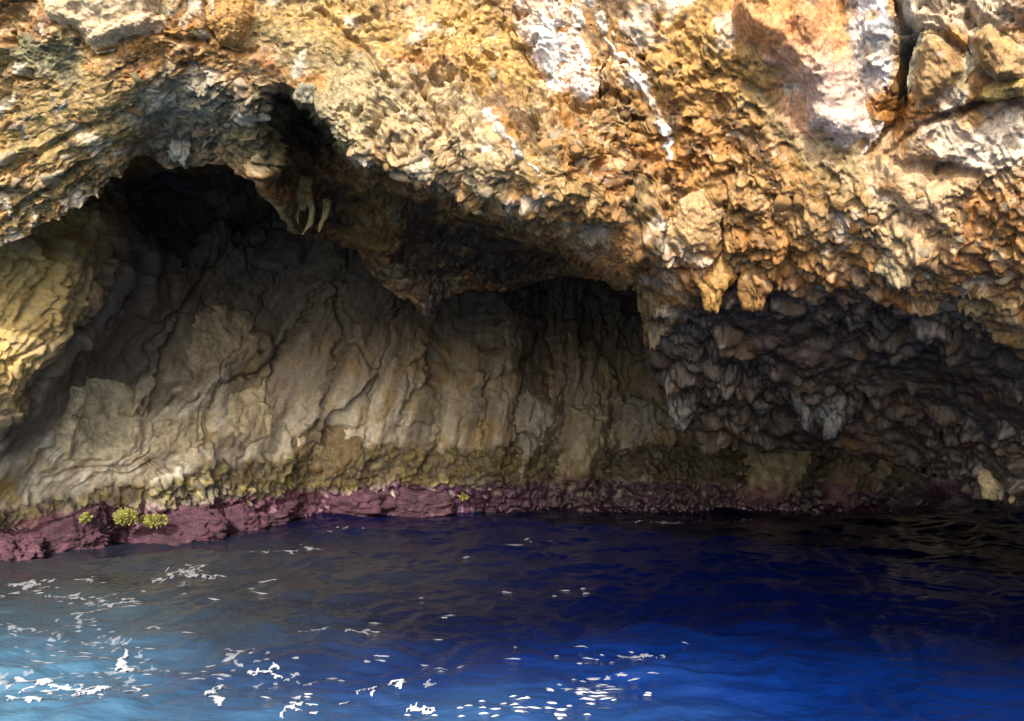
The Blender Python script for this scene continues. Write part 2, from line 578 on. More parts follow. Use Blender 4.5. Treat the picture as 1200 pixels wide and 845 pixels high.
    blob(1110, 160, 40, 30, -20, np.array((.62, .56, .50)), 0.7)
    blob(1060, 260, 70, 60, 0, CREAM * 1.2, 0.5)
    blob(930, 250, 150, 60, 20, np.array((.42, .27, .10)), 0.5)
    blob(730, 300, 50, 60, 60, np.array((.30, .16, .05)), 0.7)
    # damp grey lower rock on the right, underside shade painted into its colour
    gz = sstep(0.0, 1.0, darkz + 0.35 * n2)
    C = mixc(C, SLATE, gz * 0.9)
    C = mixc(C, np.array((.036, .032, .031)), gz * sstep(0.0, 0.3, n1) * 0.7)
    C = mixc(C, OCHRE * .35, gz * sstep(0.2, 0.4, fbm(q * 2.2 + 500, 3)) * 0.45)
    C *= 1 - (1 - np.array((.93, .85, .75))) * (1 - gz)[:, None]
    face = 1 - sstep(-12, 8, y - np.interp(x, [a[0] for a in LIP], [a[1] for a in LIP])) * sstep(270, 330, x) * sstep(760, 730, x)
    C = mixc(C, np.array((.07, .045, .025)), sstep(.20, .34, fbm(q * 7.5 + 880, 4, .6)) * .8)
    C = mixc(C, np.array((.66, .60, .50)), sstep(.20, .36, fbm(q * 2.3 + 940, 4, .6)) * .5 * (1 - gz) * face)
    C *= (1 + 0.55 * n3 + 0.35 * n2)[:, None]
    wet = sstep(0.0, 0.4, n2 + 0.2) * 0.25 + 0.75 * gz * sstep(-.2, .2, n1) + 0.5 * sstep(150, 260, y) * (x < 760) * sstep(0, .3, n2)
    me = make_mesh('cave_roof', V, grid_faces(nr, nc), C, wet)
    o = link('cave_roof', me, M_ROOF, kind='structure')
    return o, dict(P=P, V=V, N=N, low=low, det=det, x=x, y=y, nr=nr, nc=nc, px=px, B=B, warp=warp, C=C, nv=len(s), p=p)


ROOF_CRACKS = [
    ([(372, 10), (420, 50), (470, 110), (490, 130)], 3.5, 0.10),
    ([(485, 92), (505, 118), (512, 148)], 2.6, 0.12),
    ([(444, 108), (448, 140), (440, 160)], 5.0, 0.14),
    ([(500, 170), (530, 135)], 3.0, 0.08),
    ([(610, 0), (608, 40), (640, 95), (700, 110)], 4.0, 0.14),
    ([(700, 118), (704, 92), (716, 60)], 4.0, 0.16),
    ([(720, 118), (728, 104), (726, 90)], 4.0, 0.13),
    ([(875, 28), (920, 52), (960, 76)], 5.0, 0.17),
    ([(890, 0), (894, 26)], 3.0, 0.10),
    ([(1040, 0), (1060, 40), (1052, 90), (1046, 150), (1020, 180)], 11.0, 0.42),
    ([(1128, 0), (1140, 30), (1136, 70), (1128, 90)], 6.0, 0.20),
    ([(1036, 190), (1080, 150), (1130, 125), (1200, 105)], 4.0, 0.14),
    ([(1060, 200), (1100, 195), (1150, 205)], 7.0, 0.16),
    ([(90, 30), (112, 66), (135, 62)], 4.0, 0.12),
    ([(190, 0), (184, 40), (240, 50)], 4.0, 0.10),
    ([(242, 0), (244, 36), (262, 58), (300, 60)], 4.0, 0.12),
    ([(0, 205), (80, 160), (160, 120)], 4.0, 0.09),
    ([(0, 262), (60, 220), (130, 170)], 4.0, 0.09),
    ([(700, 200), (740, 260), (760, 320)], 5.0, 0.10),
    ([(780, 210), (784, 280), (800, 320)], 5.0, 0.14),
    ([(842, 210), (846, 300), (830, 320)], 5.0, 0.14),
]
roof, R = build_roof()


def roof_index(px, py):
    c = int(np.clip(np.searchsorted(R['px'], px), 0, R['nc'] - 1))
    col = R['y'].reshape(R['nr'], R['nc'])[:R['nv'], c]
    r = int(np.clip(np.searchsorted(col, py), 0, R['nv'] - 1))
    return r * R['nc'] + c


# ================================================================== CAVE WALL
WL = [(-900, 690), (-350, 690), (-200, 682), (0, 656), (60, 646), (150, 636), (260, 622), (330, 611), (400, 605), (600, 601), (820, 602), (1060, 603), (1110, 590), (1150, 590), (1200, 603), (2000, 610)]
WX, WY = [e[0] for e in WL], [e[1] for e in WL]


def base_Y(px):
    return on_water(px, np.interp(px, WX, WY))[..., 1]


WALL_PTS = [(-300, 400, 8.7), (-300, 200, 8.9), (-800, 300, 8.8),
            (0, 500, 9.4), (0, 400, 8.95), (0, 300, 8.5), (50, 350, 9.1), (85, 300, 9.35), (60, 420, 9.5), (20, 480, 9.55),
            (110, 250, 9.6), (135, 330, 10.2), (95, 420, 10.2), (60, 480, 10.0), (30, 540, 10.2),
            (200, 240, 12.0), (250, 190, 13.2), (200, 400, 11.9), (130, 470, 11.2), (180, 530, 11.3), (100, 560, 10.8),
            (330, 300, 13.0), (290, 420, 12.7), (330, 460, 13.2), (330, 560, 13.5), (260, 540, 12.5),
            (450, 450, 13.9), (450, 560, 14.4), (380, 560, 14.1), (600, 400, 15.0), (600, 540, 14.8), (520, 520, 14.4), (750, 400, 15.6), (750, 560, 15.1),
            (900, 560, 15.0), (1000, 560, 15.1), (1060, 575, 15.4), (1110, 575, 19.0), (1200, 560, 16.0), (600, 200, 15.2), (300, 120, 13.6), (900, 300, 15.8), (1300, 300, 16), (1800, 400, 16)]
for _x in (-800, -350, -200, -60, 0, 60, 150, 260, 330, 400, 500, 600, 700, 820, 940, 1060, 1110, 1200, 1500, 1900):
    _y = float(np.interp(_x, WX, WY))
    WALL_PTS.append((_x, _y, float(base_Y(_x))))
wall_tps = TPS(WALL_PTS, lam=2e-3)
WALL_CRACKS = [
    ([(300, 235), (262, 292), (236, 322), (215, 360), (192, 420), (176, 478), (172, 520)], 4.0, 0.22),
    ([(330, 262), (300, 285), (262, 292)], 3.5, 0.12),
    ([(240, 352), (262, 364), (300, 360)], 2.6, 0.08),
    ([(340, 398), (322, 424), (300, 440), (258, 448), (250, 490), (246, 515)], 3.5, 0.15),
    ([(420, 290), (380, 340), (345, 390), (318, 440), (296, 490), (276, 540)], 3.5, 0.15),
    ([(176, 478), (200, 510), (160, 548), (90, 556), (50, 575)], 3.0, 0.10),
    ([(120, 448), (80, 500), (44, 560), (40, 590)], 4.0, 0.15),
    ([(240, 515), (200, 545), (150, 560), (110, 565)], 3.0, 0.10),
    ([(130, 300), (100, 360), (50, 440), (10, 500)], 7.0, 0.22),
    ([(60, 282), (40, 330), (10, 370)], 3.0, 0.08),
    ([(90, 300), (60, 370), (20, 430)], 3.0, 0.08),
    ([(510, 420), (505, 450), (480, 470), (470, 520)], 4.0, 0.16),
    ([(560, 400), (566, 480), (560, 570)], 4.0, 0.14),
    ([(600, 470), (604, 530), (596, 575)], 5.0, 0.16),
    ([(655, 470), (660, 505), (636, 530), (632, 560)], 5.0, 0.2),
    ([(722, 470), (726, 525), (700, 560), (686, 580)], 6.0, 0.3),
    ([(770, 510), (745, 530), (720, 545), (690, 575)], 5.0, 0.25),
    ([(700, 340), (716, 380), (700, 420)], 4.0, 0.12),
    ([(640, 380), (650, 420), (640, 470)], 3.0, 0.10),
    ([(335, 500), (345, 540), (330, 580)], 4.0, 0.14),
    ([(335, 520), (370, 500), (430, 498)], 4.0, 0.12),
    ([(862, 520), (866, 560), (858, 600)], 5.0, 0.3),
    ([(960, 530), (950, 560), (944, 600)], 5.0, 0.2),
    ([(395, 330), (402, 400), (380, 470)], 3.5, 0.12),
]


def build_wall():
    px = np.concatenate([np.linspace(-900, -380, 24)[:-1], np.linspace(-380, -40, 150)[:-1], np.linspace(-40, 1240, 860), np.linspace(1240, 2000, 40)[1:]])
    nc = len(px)
    W = np.interp(px, WX, WY) + 26
    s = np.linspace(0, 1, 370)
    PYv = 70 + s[:, None] * (W[None] - 70)
    PXv = np.repeat(px[None], len(s), 0)
    Yv = wall_tps(PXv, PYv)
    P = at(PXv, PYv, Yv)
    nr = len(s)
    P = P.reshape(-1, 3)
    N = grid_normals(P, nr, nc)
    x, y = PXv.ravel(), PYv.ravel()
    p = P.astype(np.float32)
    w0, w1 = fbm(p * 1.8 + 40, 3), fbm(p * 1.8 + 80, 3)
    z = p[:, 2]
    left = sstep(150, 60, x + (y - 300) * 0.5)
    # heights of the weed band and of the purple crust above the water
    ragg = fbm(p * 3.0 + 19, 4, .6)
    hp = .16 * ragg + np.interp(x, [-100, 0, 60, 150, 250, 330, 600, 800, 1200], [.42, .45, .55, .55, .62, .6, .62, .6, .45]) + 0.10 * w0 + 0.06 * fbm(p * 6 + 3, 3)
    hw = hp + np.interp(x, [-100, 60, 150, 250, 400, 600, 800, 1200], [.10, .15, .28, .48, .75, .62, .7, .6]) + 0.14 * w1 + 0.10 * fbm(p * 5 + 8, 3)
    band = sstep(0.06, -0.05, z - hp)
    soft = sstep(.22, -.12, z - hp)
    weed = sstep(0.10, -0.06, z - hw) * (1 - band)
    lowrock = np.maximum(band, weed)
    # relief
    tilt = np.interp(x, [0, 350, 560, 700], [-.75, -.5, -.2, -.08])
    xs = um = p[:, 0] + tilt * (z - 1.0)
    st = np.stack([um * 4.2 + w0 * .8, p[:, 1] * 2.0, z * 0.4], 1)
    stri = ridged(st, 4)
    f1, e1, h1 = facet(np.stack([um * 0.95 + w0 * .35, p[:, 1] * .7, z * 0.55 + w1 * .3], 1), 0.9, 0.7)
    f2, e2, h2 = facet(np.stack([um * 2.6 + w0 * .4, p[:, 1] * 1.6, z * 1.3 + w1 * .4], 1) + 4.4, 0.9, 0.6, 19)
    f3, e3, h3 = facet(p * 7.5 + 2.2, 0.9, 0.8, 60)
    f4, e4, h4 = facet(p * 14 + 6.2, 0.9, 0.8, 40)
    low = 0.16 * fbm(p * 0.7 + 9, 3) + 0.06 * fbm(p * 2.1, 3)
    right = sstep(520, 640, x)
    folds = fbm(np.stack([um * .85 + .3 * w0, p[:, 1] * .4, z * .22 + 3], 1), 2, .4)
    low = low + .45 * folds * (.4 + .6 * sstep(.3, 1.2, z))
    det = 0.26 * f1 + 0.035 * f2 * (.8 + right) + 0.035 * (stri - .2) * (0.12 + 1.6 * right) + 0.012 * fbm(p * 14, 4, .6) - 0.02 * right * sstep(0.06, 0, e2) - 0.05 * sstep(0.05, 0, e1)
    det += left * (0.10 * ridged(np.stack([um * 3.4, p[:, 1] * 2, z * .8], 1) + 7, 4, .6) + 0.035 * f3)
    det += .016 * ridged(np.stack([um * 15 + w0, p[:, 1] * 3, z * 1.3], 1) + 3, 3)
    D = low + det * (1 - .5 * lowrock)
    wj0, wj1 = fbm(p * 5 + 410, 4, .6), fbm(p * 5 + 450, 4, .6)
    for pl, wd, dp in WALL_CRACKS:
        d, tt = seg_dist(x + w0 * 10 + wj0 * 9, y + w1 * 10 + wj1 * 9, pl)
        wd = wd * (.55 + .8 * np.clip(.5 + wj0, 0, 1))
        D -= 1.15 * dp * np.exp(-(d / wd) ** 2) * (0.45 + 0.55 * np.sin(np.pi * np.clip(tt, .08, .92))) * (1 - .7 * lowrock)
        # one side stands proud of the other
    lump = np.abs(fbm(p * 4.5 + 31, 4, .55))
    D += weed * (0.06 * f3 + 0.03 * f4 + 0.08 * (lump - .15) + 0.04)
    bulge = np.interp(x, [0, 50, 250, 330, 420, 600, 1000], [.06, .14, .14, .10, .12, .08, .06])
    D += soft * (bulge + 0.05 * f3 + 0.03 * f4 + 0.14 * (lump - .15) + .012 * fbm(p * 24, 3))
    V = P + N * D[:, None]
    V += np.stack([fbm(p * 5 + 200, 3), np.zeros(len(p)), fbm(p * 5 + 240, 3)], 1) * (0.02 + 0.05 * lowrock)[:, None]
    # colours
    n0, n1, n2, n3 = fbm(p * .8 + 300, 4), fbm(p * 2.2 + 330, 4), fbm(p * 5 + 360, 4), fbm(p * 13 + 390, 3)
    strip = fbm(np.stack([um * 7, p[:, 1] * 1.5, z * .5], 1) + 70, 4)
    C = np.repeat(np.array((.285, .25, .185))[None], len(p), 0)
    C = mixc(C, np.array((.76, .70, .56)), sstep(1.3, -.3, (z - 1.55 - .5 * n1)) * 0.95 * sstep(640, 400, x))  # pale lower band; daylight on the lower left put into its colour
    C = mixc(C, np.array((.38, .26, .09)), sstep(-.05, 0.28, n1 + .5 * strip) * 0.65)
    C = mixc(C, np.array((.17, .13, .095)), sstep(0.05, 0.35, strip - n0 * .3) * 0.45)
    C = mixc(C, np.array((.21, .16, .135)), sstep(0.05, 0.4, n0) * 0.5)
    stain = fbm(np.stack([um * 2.2 + .4 * w0, p[:, 1] * .8, z * .16], 1) + 170, 4, .55)
    C = mixc(C, np.array((.105, .09, .075)), sstep(.06, .28, stain) * .75)
    C = mixc(C, np.array((.62, .58, .50)), sstep(.10, .30, -stain) * .5 * sstep(3.2, 1.2, z))
    # shade of the vault painted into the rock colour
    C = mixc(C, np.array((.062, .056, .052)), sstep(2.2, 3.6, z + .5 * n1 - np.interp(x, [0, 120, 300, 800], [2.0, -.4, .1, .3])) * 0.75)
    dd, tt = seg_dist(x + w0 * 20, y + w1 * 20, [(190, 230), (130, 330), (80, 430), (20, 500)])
    C = mixc(C, np.array((.085, .078, .074)), sstep(46, 20, dd) * .85)  # shade of the diagonal recess painted as a dark band
    C = mixc(C, np.array((.46, .32, .11)), left * sstep(.5, .1, np.abs(n1)) * 0.9 * sstep(520, 440, y))
    C = mixc(C, np.array((.50, .36, .11)), sstep(30, 12, np.hypot(x - 8, (y - 588) * .8)) * .8)
    C = mixc(C, np.array((.25, .14, .05)), sstep(30, 10, np.hypot(x - 90 + w0 * 20, y - 488 + w1 * 20)) * .6)
    C = mixc(C, CREAM * np.array((.9, .98, 1.1)), sstep(0.0, 0.25, fbm(p * 2.6 + 650, 3)) * sstep(.5, .1, np.abs(z - hw - .18)) * sstep(420, 260, x) * .75)
    # weed and crusts
    wd = np.where((RS[h3] > .55)[:, None], np.array((.23, .185, .055)), np.array((.13, .10, .045)))
    wd = wd * (1 + .5 * n3 + .5 * n2)[:, None]
    wd = np.where(((RS[h4] > .72) & (n2 > -.1))[:, None], np.array((.045, .035, .03)), wd)
    wd = wd * np.interp(x, [480, 720], [1, .32])[:, None]  # weed darkened rightwards, shade under the low roof painted in
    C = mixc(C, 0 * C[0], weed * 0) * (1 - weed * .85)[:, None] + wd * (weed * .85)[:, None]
    pc = PURPLE[None] * (1 + .7 * n3 + .35 * n2)[:, None]
    pc = np.where((RS[h4] > .85)[:, None], pc * np.array((1.5, 1.7, 1.5)), pc)
    pc = np.where((RS[h4] < .15)[:, None], pc * .5, pc)
    pc = pc * np.interp(x, [380, 640], [1, .30])[:, None] * np.interp(x, [380, 640], [0, 1])[:, None] ** 0  # purple crust also carries the right-hand shade in its colour
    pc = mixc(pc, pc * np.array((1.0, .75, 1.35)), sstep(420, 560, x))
    pale = sstep(110, 20, x)
    pc = mixc(pc, np.array((.34, .17, .18)), pale * .6)
    bm_ = band * (1 - .8 * sstep(.12, .3, fbm(p * 5.5 + 570, 4)) * sstep(.12, .4, z))
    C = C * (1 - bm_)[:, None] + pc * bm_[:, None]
    C = C * (1 + 0.25 * n3 + .15 * strip + .45 * (1 - band) * fbm(np.stack([um * 17, p[:, 1] * 2, z * 1.1], 1) + 90, 4, .6))[:, None]
    C = C * np.interp(x, [430, 640, 1030, 1090], [1, .5, .42, .2])[:, None]  # low-roof shade and far-right hollow painted into the whole wall colour
    wet = band * .35 * sstep(-.2, .2, n2) + 0.5 * sstep(.25, .05, z) + 0.12 * right
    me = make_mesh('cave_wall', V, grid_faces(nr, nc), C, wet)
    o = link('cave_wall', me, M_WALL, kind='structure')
    return o, dict(P=P, V=V, N=N, low=low, det=det, x=x, y=y, nr=nr, nc=nc, px=px, W=W, C=C, p=p)


wall, WA = build_wall()


def wall_index(px, py):
    c = int(np.clip(np.searchsorted(WA['px'], px), 0, WA['nc'] - 1))
    col = WA['y'].reshape(WA['nr'], WA['nc'])[:, c]
    r = int(np.clip(np.searchsorted(col, py), 0, WA['nr'] - 1))
    return r * WA['nc'] + c


# unseen rock shell added behind, above and beside the chamber to block sky light
def build_light_block_shell():
    q = []
    v = []

    def sheet(o, a, b, n, m):
        o, a, b = map(np.array, (o, a, b))
        k = len(v)
        u, w = np.meshgrid(np.linspace(0, 1, n), np.linspace(0, 1, m))
        g = o + u[..., None] * a + w[..., None] * b
        g = g.reshape(-1, 3)
        v.extend((g + 0.35 * fbm(g * .35, 3)[:, None]).tolist())
        q.extend((grid_faces(m, n) + k).tolist())
    sheet((-34.0, 21.0, -2), (68, 0, 0), (0, 0, 18), 60, 18)
    sheet((-34.0, 8.9, 7.6), (68, 0, 0), (0, 12.6, 1.5), 60, 14)
    sheet((-14.5, 7.5, -2), (0, 14, 0), (0, 0, 12), 14, 12)
    sheet((15.5, 3.5, -2), (0, 18, 0), (0, 0, 12), 18, 12)
    me = make_mesh('light_block_shell', np.array(v), np.array(q), np.repeat(np.array((.3, .26, .2))[None], len(v), 0))
    return link('light_block_shell', me, M_WALL, kind='structure')


build_light_block_shell()

# ================================================================== SEA
_wr = np.random.default_rng(5)
WAVES = []
for _i in range(46):
    lam = 0.22 * (14.0 ** _wr.random())
    ang = math.radians(-82 + _wr.normal() * 34)
    amp = 0.0066 * lam ** 0.62 * (0.6 + .8 * _wr.random())
    WAVES.append((2 * math.pi / lam * math.cos(ang), 2 * math.pi / lam * math.sin(ang), amp, _wr.random() * 6.283))


def water_z(x, y):
    sh = np.shape(x)
    x, y = np.ravel(x), np.ravel(y)
    p = np.stack([x * .9, y * .9, np.zeros_like(x)], 1)
    wx, wy = fbm(p, 3) * .5, fbm(p + 31, 3) * .5
    h = np.zeros(len(x))
    for kx, ky, a, ph in WAVES:
        s = np.sin(kx * (x + wx) + ky * (y + wy) + ph)
        h += a * (s + .35 * s * s)
    h *= 0.8 + .5 * fbm(p * .5 + 77, 2)
    h += 0.012 * ridged(np.stack([x * 2.2, y * 4.5, np.zeros_like(x)], 1) + 12, 3) * .6
    fade = np.clip(1.3 - np.hypot(x, y - 8) / 60, 0.0, 1)
    return (h * fade).reshape(sh)


def build_sea():
    far = np.array([40, 80, 160, 400, 1000, 3000, 9000.])
    xs = np.concatenate([-far[::-1], np.linspace(-20, -9.2, 30)[:-1], np.linspace(-9.2, 11, 560), np.linspace(11, 20, 26)[1:], far])
    ys = np.concatenate([-far[::-1], np.linspace(-20, 3.8, 60)[:-1], np.linspace(3.8, 16.2, 420), [17, 20, 26], far])
    Xg, Yg = np.meshgrid(xs, ys)
    Z = water_z(Xg, Yg)
    V = np.stack([Xg, Yg, Z], -1).reshape(-1, 3)
    x, y = V[:, 0], V[:, 1]
    p = np.stack([x * .35, y * .35, 0 * x], 1)
    n = fbm(p, 4)
    # pale bed close under the surface on the left and just under the boat, deep water elsewhere, with near sunlight painted in
    shal = sstep(0.5, -5.2, x + .35 * (y - 5) + 1.4 * n) * sstep(8.6, 4.6, y + 1.5 * n)
    deep = np.array((.0004, .002, .024))
    mid = np.array((.0016, .028, .20))
    turq = np.array((.10, .25, .38))
    sand = np.array((.055, .062, .052))
    C = np.repeat(deep[None], len(x), 0)
    C = mixc(C, mid, sstep(7.6, 4.4, y + 1.2 * n + .10 * np.maximum(x, 0)))  # bluer towards the boat, sunlight put into the water colour
    C = mixc(C, sand, sstep(1.5, -5, x + 1.5 * n) * sstep(14, 8, y) * .55)
    C = mixc(C, turq, shal * .9)
    C = mixc(C, turq * .8, sstep(6.2, 4.4, y + 1.4 * n) * sstep(2.5, -1.5, x) * .65)
    C = mixc(C, np.array((.0001, .0006, .008)), sstep(0.5, 6.0, x + .5 * n + .2 * (y - 6)) * .9)  # shade from the right-hand rock painted as near-black water
    me = make_mesh('sea', V, grid_faces(len(ys), len(xs)), C)
    m = bpy.data.materials.new('sea_water')
    m.use_nodes = True
    nt = m.node_tree
    b = nt.nodes['Principled BSDF']
    a = nt.nodes.new('ShaderNodeAttribute')
    a.attribute_name = 'Col'
    nt.links.new(a.outputs['Color'], b.inputs['Base Color'])
    b.inputs['Roughness'].default_value = 0.025
    b.inputs['IOR'].default_value = 1.333
    tc = nt.nodes.new('ShaderNodeTexCoord')
    mp = nt.nodes.new('ShaderNodeMapping')
    mp.inputs['Scale'].default_value = (1.0, 2.0, 1.0)
    nz = nt.nodes.new('ShaderNodeTexNoise')
    nz.inputs['Scale'].default_value = 7.0
    nz.inputs['Detail'].default_value = 4.0
    bp = nt.nodes.new('ShaderNodeBump')
    bp.inputs['Strength'].default_value = 0.75
    bp.inputs['Distance'].default_value = 0.02
    nt.links.new(tc.outputs['Object'], mp.inputs[0])
    nt.links.new(mp.outputs[0], nz.inputs['Vector'])
    nt.links.new(nz.outputs['Fac'], bp.inputs['Height'])
    nt.links.new(bp.outputs[0], b.inputs['Normal'])
    return link('sea', me, m, kind='structure')


sea = build_sea()
#DETAILS
# ================================================================== FORMATIONS ON THE ROCK
import bmesh


def patch(name, Gd, poly, T, edge, colfn, mat, label, cat, group=None, warp=7.0, wet=None, detail=0.012, sink=0.05, ridge=None, dk=.35):
    """a raised body of rock that follows the sheet Gd inside an outline, with its own thickness"""
    x, y = Gd['x'], Gd['y']
    xs, ys = [a[0] for a in poly], [a[1] for a in poly]
    inb = (x > min(xs) - 25) & (x < max(xs) + 25) & (y > min(ys) - 25) & (y < max(ys) + 25)
    if 'nv' in Gd:
        inb[Gd['nv'] * Gd['nc']:] = False
    idx = np.nonzero(inb)[0]
    p = Gd['p'][idx]
    w0, w1 = fbm(p * 6 + 11, 4, .6), fbm(p * 6 + 23, 4, .6)
    sd = poly_sdf(x[idx] + w0 * warp, y[idx] + w1 * warp, poly)
    keep = np.zeros(len(x), bool)
    keep[idx[sd > -4]] = True
    q = grid_faces(Gd['nr'], Gd['nc'], keep)
    th = np.zeros(len(x))
    th[idx] = T * sstep(-3, edge, sd) - sink + dk * Gd['det'][idx]
    n_lo, n_hi = fbm(p * 3.2 + 5, 3), fbm(p * 16 + 5, 3)
    th[idx] += (n_lo * T * .28 + n_hi * detail) * sstep(-2, 6, sd)
    if ridge is not None:
        th[idx] += ridge(x[idx], y[idx], w0, w1) * sstep(0, 8, sd)
    V = Gd['P'] + Gd['N'] * (Gd['low'] + th)[:, None]
    C = np.zeros((len(x), 3))
    C[idx] = colfn(x[idx], y[idx], p, sd)
    W = np.zeros(len(x))
    if wet is not None:
        W[idx] = wet * sstep(-.1, .3, n_lo)
    v, q, c, w = compact(V, q, C, W)
    loc = v.mean(0)
    me = make_mesh(name, v - loc, q, c, w)
    return link(name, me, mat, label=label, cat=cat, group=group, loc=loc)


def flute(x, y, ang, k):
    a = math.radians(ang)
    al, ac = x * math.cos(a) + y * math.sin(a), -x * math.sin(a) + y * math.cos(a)
    return np.stack([al * .012, ac * k, 0 * x], 1)


def white_flow(ang, tint=PINK, amt=.6, base=WHITE * .78):
    def f(x, y, p, sd):
        n = fbm(flute(x, y, ang, .05) + 3, 4) * .6 + fbm(p * 3.5 + 14, 4) * .7
        C = np.repeat(np.asarray(base)[None], len(x), 0)
        C = mixc(C, tint, sstep(-.05, .30, n) * amt)
        C = mixc(C, GOLD * 1.1, sstep(.08, .35, fbm(p * 4.5 + 31, 4)) * .75)
        C = mixc(C, GOLD * .95, sstep(7, -3, sd + 12 * fbm(p * 5 + 61, 4)) * .95)
        C = mixc(C, CREAM, sstep(.0, .3, fbm(p * 3 + 91, 3)) * .5)
        C = mixc(C, UMBER * .7, sstep(.30, .42, fbm(p * 8 + 77, 3)) * .9)
        return C * (1 + .25 * fbm(p * 12, 3))[:, None]
    return f


def fl_ridge(ang, k=.045, a=.06):
    return lambda x, y, w0, w1: a * np.abs(fbm(flute(x, y, ang, k) + np.stack([w0, w1, 0 * w0], 1) * .3, 3))


patch('flowstone_drape', R, FLOW['drape'], .08, 22, white_flow(75), M_FLOW,
      'broad pinkish white fluted flowstone sheet running down the golden roof rock', 'flowstone', dk=1.0, wet=.4, ridge=fl_ridge(75))
patch('flowstone_runnel', R, FLOW['runnel'], .075, 14, white_flow(62, np.array((.55, .40, .25)), .6), M_FLOW,
      'narrow white flowstone runnel, pitted and bent, beside the broad fluted sheet', 'flowstone', dk=1.0, wet=.3, ridge=fl_ridge(62))
patch('calcite_vein', R, FLOW['vein'], .06, 9, white_flow(47, np.array((.42, .40, .34)), .6, (.60, .61, .60)), M_FLOW,
      'thin grey white calcite vein slanting down across golden crust', 'calcite vein', dk=.8, ridge=fl_ridge(47, .1, .03))


def nose_col(x, y, p, sd):
    C = np.repeat((PINK * np.array((1.0, .80, .5)))[None], len(x), 0)
    C = mixc(C, np.array((.62, .45, .36)), sstep(40, 110, y + 20 * fbm(p * 3, 3)))
    C = mixc(C, np.array((.68, .60, .54)), sstep(120, 165, y + 15 * fbm(p * 4, 3)))
    C = mixc(C, np.array((.44, .24, .07)), sstep(.1, .4, fbm(p * 3.5 + 9, 4)) * .7)
    C = mixc(C, np.array((.10, .08, .06)), sstep(.42, .55, fbm(p * 8 + 55, 3)) * .8)
    return C * (1 + .25 * fbm(p * 12, 3))[:, None]


patch('rock_nose', R, FLOW['nose'], .30, 46, nose_col, M_ROOF,
      'big smooth orange and pink rock bulge hanging from the roof with a pale tip', 'rock', wet=.3, detail=.02)
patch('flowstone_sheet', R, FLOW['sheet'], .12, 22, white_flow(80, np.array((.30, .31, .29)), .85, (.52, .52, .53)), M_FLOW,
      'grey white flowstone tongue squeezed against the side of the orange bulge', 'flowstone', dk=1.0, wet=.5, ridge=fl_ridge(80))


def knob_col(x, y, p, sd):
    C = np.repeat(np.array((.36, .24, .10))[None], len(x), 0)
    C = mixc(C, np.array((.24, .13, .05)), sstep(0, .3, fbm(p * 5, 4)) * .7)
    C = mixc(C, np.array((.52, .45, .30)), sstep(9, 2, sd + 4 * fbm(p * 5 + 4, 3)))
    C = mixc(C, WHITE, sstep(.25, .45, fbm(p * 6 + 40, 3)) * .7)
    return C * (1 + .3 * fbm(p * 12, 3))[:, None]


patch('rounded_rock', R, FLOW['knob'], .20, 20, knob_col, M_ROOF,
      'brown rounded rock knob with a cream rim beyond the dark cleft', 'rock', detail=.025)
patch('rounded_rock', R, FLOW['knob2'], .20, 20, knob_col, M_ROOF,
      'brown cream-rimmed rock knob directly above the flat ochre tongue', 'rock', detail=.025)
patch('rock_tongue', R, FLOW['tongue'], .14, 8, lambda x, y, p, sd: np.repeat(np.array((.34, .24, .08))[None], len(x), 0) * (1 + .4 * fbm(p * 6, 4))[:, None], M_ROOF,
      'flat ochre rock tongue lying below the cream-rimmed knobs', 'rock')


def slab_col(x, y, p, sd):
    C = np.repeat(np.array((.60, .44, .27))[None], len(x), 0)
    C = mixc(C, np.array((.52, .32, .14)), sstep(0, .35, fbm(p * 3.5, 4)) * .7)
    C = mixc(C, np.array((.72, .62, .46)), sstep(.05, .35, fbm(p * 5 + 8, 3)) * .6)
    return C * (1 + .25 * fbm(p * 12, 3))[:, None]


patch('rock_slab', R, FLOW['slab'], .18, 18, slab_col, M_ROOF, 'pale cream smooth rock slab above the green stained hollow', 'rock', detail=.02)
patch('rock_slab', R, FLOW['slab2'], .15, 18, lambda x, y, p, sd: np.repeat(np.array((.42, .23, .07))[None], len(x), 0) * (1 + .5 * fbm(p * 5, 4))[:, None], M_ROOF,
      'rusty orange rock slab next to the pale cream slab', 'rock', detail=.025)
patch('rock_lobe', R, FLOW['gold'], .16, 22, lambda x, y, p, sd: slab_col(x, y, p, sd) * np.array((.75, .66, .5)), M_ROOF, 'golden rock lobe swelling from the roof above the damp grey rock', 'rock', detail=.03)

# leaning slabs on the back wall
grey_col = lambda base: (lambda x, y, p, sd: np.repeat(np.array(base)[None], len(x), 0) * (1 + .35 * fbm(np.stack([p[:, 0] * 6 + p[:, 2] * 2, p[:, 1], p[:, 2] * 1.2], 1), 4) + .5 * fbm(p * 4, 4) + .4 * fbm(p * 12, 3))[:, None])


def weedy(base, y0):
    g = grey_col(base)

    def f(x, y, p, sd):
        C = g(x, y, p, sd)
        n = fbm(p * 6 + 70, 3)
        C = mixc(C, np.array((.13, .105, .045)), sstep(y0 - 14, y0 + 10, y + 40 * n) * .7 * sstep(-.2, .1, fbm(p * 9 + 20, 3)))
        C = mixc(C, PURPLE * (.4 if y0 > 560 else .6), sstep(y0 + 20, y0 + 40, y + 20 * n) * .9)
        return C
    return f


def stri_ridge(x, y, w0, w1):
    return .022 * ridged(np.stack([x * .09 + y * .03 + w0, 0 * x, y * .012 + w1], 1), 3)


